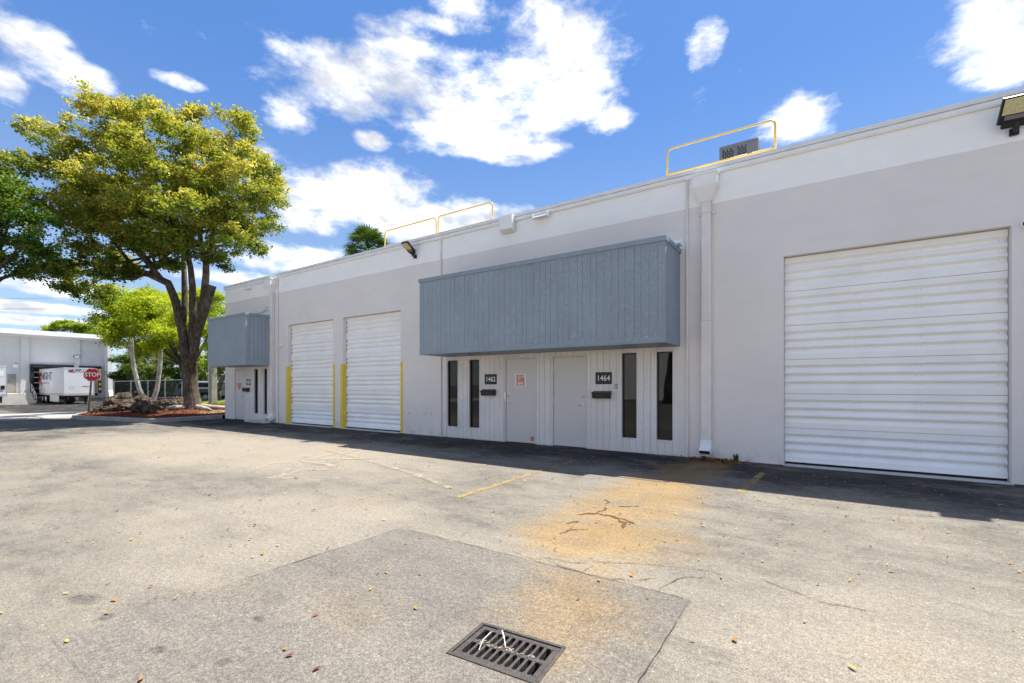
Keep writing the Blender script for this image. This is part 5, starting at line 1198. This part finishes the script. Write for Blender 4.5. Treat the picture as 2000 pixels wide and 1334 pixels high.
# ================================================================== FAR SETTING
# stop sign
sp = Vector((-29.08, 6.93, .12)); stp = thing('stop_sign', 'red octagonal STOP sign on a leaning dark post', 'sign', tuple(sp))
top = sp + Vector((.22, .10, 2.10)); MB().tube([sp - Vector((0, 0, .2)), top], [.045, .04], 6).build('post', M_WOODPOST, stp)
nrm = Vector((.958, -.288, .0)).normalized(); rt = Vector((0, 0, 1)).cross(nrm).normalized(); cc = top + nrm * .05 - Vector((0, 0, .26))
oct8 = lambda r_: [(r_ * math.cos(R(22.5 + 45 * k)), r_ * math.sin(R(22.5 + 45 * k))) for k in range(8)]
mb = MB(); mb.prism(oct8(.335), lambda u, v, s_: cc + rt * u + Vector((0, 0, v)) + nrm * s_, 0, .006); mb.build('border', M_LETTER, stp)
mb = MB(); mb.prism(oct8(.312), lambda u, v, s_: cc + rt * u + Vector((0, 0, v)) + nrm * s_, .0065, .009); mb.build('face', M_STOP, stp)
text('lettering', 'STOP', .27, M_LETTER, stp, cc + nrm * .012, rt, .001, .007, 1.02, .82)
mb = MB()
for dz_ in (.26, -.26): mb.tube([cc + Vector((0, 0, dz_)) + nrm * .008, cc + Vector((0, 0, dz_)) + nrm * .016], .016, 8)
mb.build('bolts', M_GALV, stp)

# loading dock building, wall parallel to Y facing +X
WX = -74.0; LB0, LB1 = -30.0, 19.6; gB = -.5
ld = thing('loading_dock_building', 'pale grey loading dock building with a wide flat roof overhang', 'building', (WX, 15, gB))
M_DOCKW = wall_paint('dock_wall', False, (0.58, 0.575, 0.565), streaks=False)
DOCKS = [(12.95, 16.0, .55, 3.6), (17.0, 18.55, .55, 3.55), (4.0, 7.5, .55, 3.85)]
mb = MB(); ys = sorted({LB0, LB1} | {v for o in DOCKS for v in o[:2]}); zs = sorted({gB - .3, 6.9} | {v for o in DOCKS for v in o[2:]})
for a_, b_ in zip(ys[:-1], ys[1:]):
    for c_, d_ in zip(zs[:-1], zs[1:]):
        my, mz = (a_ + b_) / 2, (c_ + d_) / 2
        if any(o[0] < my < o[1] and o[2] < mz < o[3] for o in DOCKS): continue
        mb.quad((WX, a_, c_), (WX, b_, c_), (WX, b_, d_), (WX, a_, d_))
mb.quad((WX, LB1, gB - .3), (WX - 30, LB1, gB - .3), (WX - 30, LB1, 6.9), (WX, LB1, 6.9))
for (a_, b_, c_, d_) in DOCKS:
    e = WX - .6; mb.quad((WX, a_, c_), (e, a_, c_), (e, a_, d_), (WX, a_, d_)); mb.quad((WX, b_, c_), (e, b_, c_), (e, b_, d_), (WX, b_, d_)); mb.quad((WX, a_, d_), (e, a_, d_), (e, b_, d_), (WX, b_, d_)); mb.quad((WX, a_, c_), (e, a_, c_), (e, b_, c_), (WX, b_, c_))
mb.build('wall', M_DOCKW, ld)
mb = MB(); mb.box(WX - 30, WX + 1.1, LB0, LB1 + .5, 7.12, 7.62); mb.build('roof', M_WHITE, ld)
mb = MB(); mb.box(WX - 30, WX + .9, LB0, LB1 + .35, 6.9, 7.119); mb.build('soffit', M_DOCKW, ld)
for y0, y1 in ((11.95, 12.6), (16.35, 16.9), (5, 5.6), (8.5, 9.1)): bx('pilaster', M_DOCKW, ld, WX + .002, WX + .14, y0, y1, gB, 6.898)
mb = MB(); mb.prism([(0, gB - .3), (2.4, gB - .3), (1.5, .9), (1.15, 6.898), (0, 6.898)], lambda u, v, s_: (WX + .003 + u, s_, v), 19.15, 19.58); mb.build('wing_wall', M_DOCKW, ld)
for (a_, b_, c_, d_) in DOCKS:
    dd = link('dock_door', None, ld, (WX, (a_ + b_) / 2, c_))
    for k in range(5): bx('panel', M_CONC if a_ > 16 else M_PIT, dd, WX - .5, WX - .45, a_ + .02, b_ - .02, c_ + k * (d_ - c_) / 5 + .01, c_ + (k + 1) * (d_ - c_) / 5 - .01)  # dark colour on the trailer bays stands in for the open dock's unlit interior
    sh = MB(); sh.box(WX + .003, WX + .30, a_ - .25, a_, c_, d_ + .25); sh.box(WX + .003, WX + .30, b_, b_ + .25, c_, d_ + .25); sh.box(WX + .003, WX + .30, a_, b_, d_, d_ + .25); sh.build('dock_shelter', M_RUBBER, dd)
    bx('bumper', M_RUBBER, dd, WX + .003, WX + .35, a_ + .1, b_ - .1, c_ - .32, c_ - .02)
    bx('dock_sill', M_CONC, dd, WX + .003, WX + .5, a_ - .4, b_ + .4, c_ - .62, c_ - .33)
for k in range(10): bx('bumper_stripe', M_YEL if k % 2 else M_BLACK, ld, WX + .302, WX + .33, 18.56, 18.78, .6 + k * .29, .6 + k * .29 + .28)
dl = link('wall_light', None, ld, (WX, 16.5, 4.9)); bx('housing', M_ACGREY, dl, WX + .14, WX + .34, 16.25, 16.85, 4.72, 5.02, .03); bx('lens', M_LETTER, dl, WX + .341, WX + .352, 16.33, 16.77, 4.77, 4.97)
sd = link('door', None, ld, (WX, 11.2, .62)); bx('leaf', M_CONC, sd, WX + .004, WX + .06, 10.72, 11.62, .70, 2.72); fr = MB(); fr.box(WX + .004, WX + .08, 10.64, 10.72, .68, 2.80); fr.box(WX + .004, WX + .08, 11.62, 11.70, .68, 2.80); fr.box(WX + .004, WX + .08, 10.72, 11.62, 2.72, 2.80); fr.build('frame', M_DOCKW, sd); bx('handle', M_STEEL, sd, WX + .061, WX + .10, 11.48, 11.55, 1.62, 1.74)
bx('notice', M_LETTER, ld, WX + .003, WX + .02, 11.95 - .55, 11.95 - .18, 3.45, 4.0); bx('notice_band', M_RED, ld, WX + .0205, WX + .026, 11.42, 11.75, 3.83, 3.97)
# dock steps beside the trailer
stp2 = thing('dock_steps', 'concrete dock steps with pipe handrails beside the parked trailer', 'steps', (WX + 2.0, 12.1, gB))
mb = MB(); nst = 7
for k in range(nst): bx('step', M_CONCL, stp2, WX + 1.2, WX + 1.2 + (nst - k) * .30, 11.72, 12.55, gB + k * .165 - (.2 if k == 0 else 0), gB + (k + 1) * .165 - .002)
bx('landing', M_CONC, stp2, WX + .003, WX + 1.199, 10.3, 12.55, gB - .1, gB + nst * .165)
for y in (11.70, 12.60):
    z0 = gB + nst * .165; hr = MB(); hr.tube([(WX + 3.3, y, gB + .1), (WX + 3.3, y, gB + .95), (WX + 1.2, y, z0 + .95), (WX + .3, y, z0 + .95)], .03, 6); hr.tube([(WX + 3.3, y, gB + .5), (WX + 1.2, y, z0 + .5), (WX + .3, y, z0 + .5)], .025, 6)
    for xx in (.35, 1.2): hr.tube([(WX + xx, y, z0), (WX + xx, y, z0 + .95)], .03, 6)
    for q in (.33, .66): hr.tube([(WX + 1.2 + 2.1 * q, y, z0 - q * nst * .165), (WX + 1.2 + 2.1 * q, y, z0 - q * nst * .165 + .95)], .03, 6)
    hr.build('handrail', M_GALV, stp2)
    bx('side_sheet', M_CONC, stp2, WX + 1.2, WX + 3.25, y - .015, y + .015, gB - .1, gB + .35) if y > 12 else None
rw = MB(); rw.prism([(8.0, gB - .2), (11.6, gB - .2), (11.2, .62), (8.0, .66)], lambda u, v, s_: (s_, u, v), WX + 2.2, WX + 6.0); tag(rw.build('ramp_wall', M_CONCL), 'low pale concrete ramp wall in front of the dock steps', 'wall')

# trailers
M_TRAIL = simple('trailer_white', (0.66, 0.675, 0.68), 0.35, 0, .05, .8, dirt=(0.56, 0.54, 0.50)); M_TRAILR = simple('trailer_rail', (0.46, 0.44, 0.42), 0.5, 0.2, .1, 2)
def trailer(y0, label):
    X0, X1 = WX + .35, -64.0; W_ = 2.4; y1 = y0 + W_; zf, zt = .47, 3.29; g = gz(-60)
    t_ = thing('semi_trailer', label, 'trailer', (X1, y0 + W_ / 2, g), 'white trailers at the docks')
    bx('box', M_TRAIL, t_, X0, X1, y0, y1, zf + .12, zt, .05)
    bx('base_rail', M_TRAILR, t_, X0, X1 + .01, y0 - .012, y1 + .012, zf - .05, zf + .13)
    for y in (y0 - .01, y1 - .05): bx('corner_post', M_TRAILR, t_, X1 - .05, X1 + .012, y, y + .06, zf + .14, zt - .02)
    bx('top_rail', M_TRAILR, t_, X0, X1 + .006, y0 - .01, y0 + .04, zt - .06, zt + .012); bx('top_rail', M_TRAIL, t_, X1 - .04, X1 + .014, y0 + .045, y1 - .05, zt - .10, zt + .012)
    for i in range(1, 8): bx('seam', M_TRAIL, t_, X0 + i * (X1 - X0) / 8 - .02, X0 + i * (X1 - X0) / 8 + .02, y0 - .006, y0 + .0, zf + .14, zt - .07)
    for y in (y0 + .35, y1 - .5): bx('landing_leg', M_BLACK, t_, X1 - 1.3, X1 - 1.15, y, y + .15, g + .02, zf - .06); bx('landing_foot', M_BLACK, t_, X1 - 1.38, X1 - 1.07, y - .06, y + .21, g, g + .03)
    bx('brace', M_BLACK, t_, X1 - 1.26, X1 - 1.20, y0 + .5, y1 - .5, g + .35, g + .42)
    bx('coupler_plate', M_BLACK, t_, X1 - 1.6, X1 - .05, y0 + .7, y1 - .7, zf - .22, zf - .06)
    for y in (y0 + .02, y1 - .06): bx('side_skirt', M_TRAIL, t_, X1 - 5.2, X1 - 1.75, y, y + .03, g + .25, zf - .06)
    for ax in (X0 + 1.4, X0 + 2.7):
        MB().tube([(ax, y0 + .1, g + .5), (ax, y1 - .1, g + .5)], .06, 8).build('axle', M_BLACK, t_)
        for y in (y0 + .02, y1 - .57):
            w_ = MB().tube([(ax, y, g + .5), (ax, y + .04, g + .5), (ax, y + .51, g + .5), (ax, y + .55, g + .5)], [.45, .5, .5, .45], 20).build('wheel', M_RUBBER, t_)
            MB().tube([(ax, y - .01, g + .5), (ax, y + .02, g + .5)], [.22, .28], 16).build('rim', M_LETTER, w_)
    return t_, X0, X1, y0, y1, zf, zt
t_, X0, X1, y0, y1, zf, zt = trailer(13.35, 'white trailer with red and grey lettering backed into the dock')
text('lettering', 'KNIGHT', 1.15, M_DARKTXT, t_, (X1 - 7.0, y0 - .018, 2.45), (1, 0, 0), .002, 0, .9, 1.35)
text('logo_letter', 'K', 2.1, M_LOGO, t_, (X1 - 9.1, y0 - .018, 2.15), (1, 0, 0), .002, .03, 1, 1.1)
bx('print_line', M_DARKTXT, t_, X1 - 8.4, X1 - 5.4, y0 - .018, y0 - .0125, 1.68, 1.76)
fr_ = X1 + .004
text('lettering', 'KNIGHT', .36, M_DARKTXT, t_, (fr_, y0 + 1.22, 2.92), (0, 1, 0), .002, 0, 1.1, 1.25)
text('logo_letter', 'K', .36, M_LOGO, t_, (fr_, y0 + .62, 2.92), (0, 1, 0), .002, .03, 1, 1.3)
text('unit_number', '69027', .20, M_LOGO, t_, (fr_, y0 + 1.75, 1.35), (0, 1, 0), .002, .004, 1.1, 1.2)
mb = MB()
for q in range(4):
    a_, b_ = [(0, .19), (.24, 0), (0, -.19), (-.24, 0)][q], [(0, .19), (.24, 0), (0, -.19), (-.24, 0)][(q + 1) % 4]; k_ = .88
    mb.quad((fr_, y0 + .62 + a_[0], 1.22 + a_[1]), (fr_, y0 + .62 + b_[0], 1.22 + b_[1]), (fr_, y0 + .62 + b_[0] * k_, 1.22 + b_[1] * k_), (fr_, y0 + .62 + a_[0] * k_, 1.22 + a_[1] * k_))
mb.build('diamond_placard', M_DARKTXT, t_)
bx('lamp_bar', M_BLACK, t_, fr_ + .01, fr_ + .03, y0 + .95, y0 + 1.35, zt - .17, zt - .13)
t2_, *_ = trailer(7.05, 'white trailer with a rusty nose at the picture edge')
bx('glad_hand_box', M_BLACK, t2_, X1 + .001, X1 + .05, 9.05, 9.3, 1.1, 1.45)
bx('nose_plate', M_LETTER, t2_, X1 + .002, X1 + .012, 8.6, 9.2, 2.35, 2.8)

# chain link fence with dark screen
f0, f1 = Vector((-51.2, 13.9, gz(-51.2, 13.9))), Vector((-46.2, 17.2, gz(-46.2, 17.2))); fe = thing('chain_link_fence', 'chain link fence with dark privacy screen and steel posts', 'fence', tuple(f0))
m, t = newmat('privacy_screen'); p = t.pos(); c = t.ramp(t.noise(p, 1.2, 5, .65), [(.35, (.006, .007, .009)), (.7, (.022, .025, .032))])
t.out(t.n('ShaderNodeMixShader', {0: .16, 1: t.bsdf(c, .75, 0, t.bump(t.noise(p, 6, 3), .3, .03), .3), 2: t.n('ShaderNodeBsdfTransparent').outputs[0]}).outputs[0]); M_SCREEN = m
dirf = (f1 - f0); Lf = dirf.length; npn = 4
for k in range(npn + 1):
    q = f0.lerp(f1, k / npn); MB().tube([q - Vector((0, 0, .1)), q + Vector((0, 0, 2.02))], .045, 8).build('post', M_GALV, fe)
for hh_ in (1.95, .45): MB().tube([f0 + Vector((0, 0, hh_)), f1 + Vector((0, 0, hh_))], .03, 6).build('rail', M_GALV, fe)
for k in range(npn):
    a_, b_ = f0.lerp(f1, k / npn + .008), f0.lerp(f1, (k + 1) / npn - .008); nn = Vector((dirf.y, -dirf.x, 0)).normalized() * -.03
    mb = MB(); n_ = 8
    for i in range(n_ + 1):
        q = a_.lerp(b_, i / n_) + nn * (1 + .8 * math.sin(i * 2.1 + k)); mb.v += [tuple(q + Vector((0, 0, .03))), tuple(q + Vector((0, 0, 1.92)))]
    for i in range(n_): mb.f.append((2 * i, 2 * i + 2, 2 * i + 3, 2 * i + 1)); mb.mi.append(0)
    mb.build('screen_panel', M_SCREEN, fe, smooth=True)
# concrete post
po = thing('concrete_post', 'square weathered concrete utility post standing behind the corner canopy', 'post', (-34.2, 14.55, .2))
mb = MB(); mb.prism([(-.19, -.19), (.19, -.19), (.19, .19), (-.19, .19)], lambda u, v, s_: (-34.2 + u * (1 - .02 * s_), 14.55 + v * (1 - .02 * s_), s_), -.2, 4.6); mb.build('shaft', M_CONC, po, bevel=.03)
bx('conduit_strip', M_GALV, po, -34.36, -34.24, 14.32, 14.37, .2, 4.3)

# corrugated metal wall far behind
cw0, cw1 = Vector(px(372, 770, 62)), Vector(px(470, 770, 62)); cw0.z = cw1.z = 0.0; cw = thing('corrugated_shed', 'grey corrugated metal shed wall behind the parked pickup', 'shed', tuple(cw0))
dv = (cw1 - cw0); Lc = dv.length; dv.normalize(); nv = Vector((dv.y, -dv.x, 0)); M_CORR = simple('corrugated_grey', (.30, .30, .31), .5, .3, .1, 1)
for k in range(8):
    mb = MB(); s0, s1 = Lc * k / 8, Lc * (k + 1) / 8; n_ = 12
    for i in range(n_ + 1):
        q = cw0 + dv * (s0 + (s1 - s0) * i / n_) + nv * (.06 if (i // 2) % 2 else 0); mb.v += [tuple(q), tuple(q + Vector((0, 0, 2.75)))]
    for i in range(n_): mb.f.append((2 * i, 2 * i + 2, 2 * i + 3, 2 * i + 1)); mb.mi.append(0)
    mb.build('panel', M_CORR, cw)
mb = MB(); qs = [cw0 + Vector((0, 0, 2.75)), cw1 + Vector((0, 0, 2.75))]; mb.add([qs[0] + nv * .25, qs[1] + nv * .25, qs[1] - nv * 6 + Vector((0, 0, .8)), qs[0] - nv * 6 + Vector((0, 0, .8)), qs[0] + nv * .25 + Vector((0, 0, .1)), qs[1] + nv * .25 + Vector((0, 0, .1)), qs[1] - nv * 6 + Vector((0, 0, .9)), qs[0] - nv * 6 + Vector((0, 0, .9))], [(0, 1, 2, 3), (4, 5, 6, 7), (0, 1, 5, 4), (1, 2, 6, 5), (2, 3, 7, 6), (3, 0, 4, 7)]); mb.build('roof', M_CORR, cw)

# parked vehicles
M_TEAL = simple('teal_car_paint', (.035, .115, .14), .25, .2, .05, 2, coat=.6); M_CARW = simple('white_car_paint', (.70, .71, .71), .25, 0, .04, 2, coat=.5); M_CGLASS = simple('car_glass', (.012, .014, .016), .08, 0, .05, 2, spec=.7); M_TAIL = simple('tail_light', (.42, .012, .012), .25, 0, .1, 5); M_CHROME = simple('chrome', (.6, .6, .6), .15, 1.0, .05, 5)
def vehicle(kind, origin, heading, label, body):
    """profile along local x (rear 0 .. front L), width along y"""
    v = thing('parked_pickup' if kind == 'pickup' else 'parked_suv', label, 'pickup' if kind == 'pickup' else 'car', origin)
    M = Matrix.Translation(origin) @ Matrix.Rotation(heading, 4, 'Z'); W_ = .92
    def ext(name, poly, y0, y1, mat, bevel=.0, parent=v):
        mb = MB(); mb.prism(poly, lambda a_, b_, s_: M @ Vector((a_, s_, b_)), y0, y1); return mb.build(name, mat, parent, bevel=bevel)
    def arch(cx, r_, z): return [(cx + r_ * math.cos(a_), z + r_ * math.sin(a_)) for a_ in np.linspace(math.pi, 0, 9)]
    if kind == 'pickup':
        low = [(0, .55), (.05, .5)] + [(.62, .5)] + arch(1.05, .43, .5) + [(1.5, .48), (3.9, .48)] + arch(4.4, .43, .5) + [(4.85, .48), (5.35, .5), (5.42, .7), (5.38, .98), (5.1, 1.05), (4.1, 1.10), (0, 1.12)]
        ext('body', low, -W_, W_, body, .03)
        cab = [(1.95, 1.11), (2.1, 1.72), (2.3, 1.80), (3.3, 1.80), (3.5, 1.74), (4.15, 1.11)]; ext('cab', cab, -W_ + .08, W_ - .08, body, .04)
        top_ = [(.03, 1.122), (.10, 1.78), (.22, 1.84), (1.93, 1.84), (1.93, 1.122)]; tp_ = ext('topper', top_, -W_ + .02, W_ - .02, M_CARW, .04)
        for s_ in (-1, 1):
            ext('side_window', [(.35, 1.28), (.40, 1.68), (1.7, 1.70), (1.7, 1.28)], s_ * (W_ - .018), s_ * (W_ - .01), M_CGLASS, 0, tp_)
            ext('side_window', [(2.2, 1.16), (2.32, 1.68), (2.9, 1.70), (2.9, 1.16)], s_ * (W_ - .078), s_ * (W_ - .07), M_CGLASS); ext('side_window', [(3.0, 1.16), (3.0, 1.70), (3.35, 1.70), (3.85, 1.16)], s_ * (W_ - .078), s_ * (W_ - .07), M_CGLASS)
            ext('tail_light', [(-.005, .72), (-.005, 1.05), (.12, 1.05), (.12, .72)], s_ * (W_ - .12), s_ * (W_ + .005), M_TAIL)
            ext('headlight', [(5.2, .78), (5.2, .96), (5.41, .94), (5.43, .78)], s_ * (W_ - .35), s_ * (W_ - .02), M_CHROME)
        ext('windscreen', [(3.48, 1.70), (3.50, 1.72), (4.14, 1.14), (4.11, 1.12)], -W_ + .16, W_ - .16, M_CGLASS)
        ext('bumper', [(-.15, .48), (-.15, .66), (.04, .66), (.04, .48)], -W_ + .03, W_ - .03, M_CHROME, .02); ext('bumper', [(5.36, .42), (5.36, .62), (5.5, .62), (5.5, .42)], -W_ + .03, W_ - .03, M_CHROME, .02)
        wx = (1.05, 4.4)
    else:
        low = [(0, .5), (.45, .45)] + arch(.95, .41, .45) + [(1.4, .42), (3.3, .42)] + arch(3.75, .41, .45) + [(4.2, .42), (4.6, .45), (4.66, .75), (4.5, .98), (3.6, 1.06), (.06, 1.10), (-.02, .9)]
        ext('body', low, -W_, W_, body, .04)
        cab = [(.05, 1.09), (.22, 1.62), (.45, 1.72), (2.5, 1.72), (2.8, 1.66), (3.6, 1.06)]; ext('cabin', cab, -W_ + .07, W_ - .07, body, .04)
        for s_ in (-1, 1):
            for P in ([(.35, 1.16), (.45, 1.60), (1.15, 1.62), (1.15, 1.14)], [(1.22, 1.14), (1.22, 1.62), (2.05, 1.62), (2.05, 1.12)], [(2.12, 1.12), (2.12, 1.62), (2.65, 1.58), (3.25, 1.10)]): ext('side_window', P, s_ * (W_ - .068), s_ * (W_ - .06), M_CGLASS)
            ext('tail_light', [(-.03, .80), (.0, 1.06), (.14, 1.06), (.10, .80)], s_ * (W_ - .22), s_ * (W_ + .006), M_TAIL)
            ext('headlight', [(4.4, .72), (4.42, .9), (4.58, .88), (4.67, .72)], s_ * (W_ - .4), s_ * (W_ - .03), M_CHROME)
        ext('rear_window', [(.05, 1.16), (.17, 1.58), (.185, 1.57), (.07, 1.15)], -W_ + .2, W_ - .2, M_CGLASS); ext('windscreen', [(2.82, 1.63), (2.85, 1.64), (3.56, 1.10), (3.52, 1.08)], -W_ + .15, W_ - .15, M_CGLASS)
        wx = (.95, 3.75)
    for x in wx:
        for s_ in (-1, 1):
            P = [M @ Vector((x, s_ * q, .36)) for q in (W_ - .24, W_ - .21, W_ - .04, W_ - .01)]; w_ = MB().tube(P, [.33, .36, .36, .33], 20).build('wheel', M_RUBBER, v)
            MB().tube([M @ Vector((x, s_ * q, .36)) for q in (W_ - .015, W_ + .004)], [.22, .19], 14).build('rim', M_GALV, w_)
    return v
vd = math.atan2(ry_, rx_)
o1 = Vector(px(388, 770, 44)); o1.z = gz(o1.x, o1.y) + .005; vehicle('pickup', tuple(o1), vd + .12, 'teal pickup truck with a white topper parked behind the island', M_TEAL)
o2 = Vector(px(347, 770, 47)); o2.z = gz(o2.x, o2.y) + .005; vehicle('suv', tuple(o2), vd + .25, 'white car with red tail light parked behind the big trunk', M_CARW)

# overhead wires far left
for k, (a_, b_) in enumerate((((-400, 575), (560, 566)), ((-400, 593), (560, 588)), ((-400, 590), (560, 597)))):
    A, B = Vector(px(a_[0], a_[1], 90)), Vector(px(b_[0], b_[1], 90)); P = [A.lerp(B, q) - Vector((0, 0, 1.2 * math.sin(math.pi * q))) for q in np.linspace(0, 1, 24)]
    tag(MB().tube(P, .022, 5).build('power_line', M_BLACK), ['topmost power line crossing the sky behind the trees', 'middle power line crossing the sky behind the trees', 'lowest power line crossing the sky behind the trees'][k], 'cable', 'power lines')

# the unit opposite, behind the viewer: lights and mirrors back on to this front
op = thing('opposite_warehouse', 'white warehouse across the yard, mirrored in the dark window panes', 'warehouse', (0, -26, 0))
mb = MB(); mb.box(-34, 30, -46, -26, 0, 5.8); mb.build('wall', M_WHITE, op)
mb = MB(); mb.box(-34.1, 30.1, -46.1, -25.9, 5.8, 5.95); mb.build('parapet_cap', M_CAP, op)
for x in range(-30, 28, 7): bx('overhead_door', M_SHUT, op, x, x + 3, -25.999, -25.95, 0.01, 3.8)

for k, (x, y, lab) in enumerate(((-10.0, -17.0, 'shade tree across the yard, mirrored in the panes by the stickered door'), (3.5, -18.5, 'shade tree across the yard, mirrored in the panes beside the downspout'), (-24.0, -16.0, 'shade tree across the yard, opposite the corner canopy'))):
    base = Vector((x, y, 0)); c_ = copy_tree(t2, None, base - Vector((-27.2, 2.6, 0))); c_['label'] = lab; c_['group'] = 'trees across the yard'
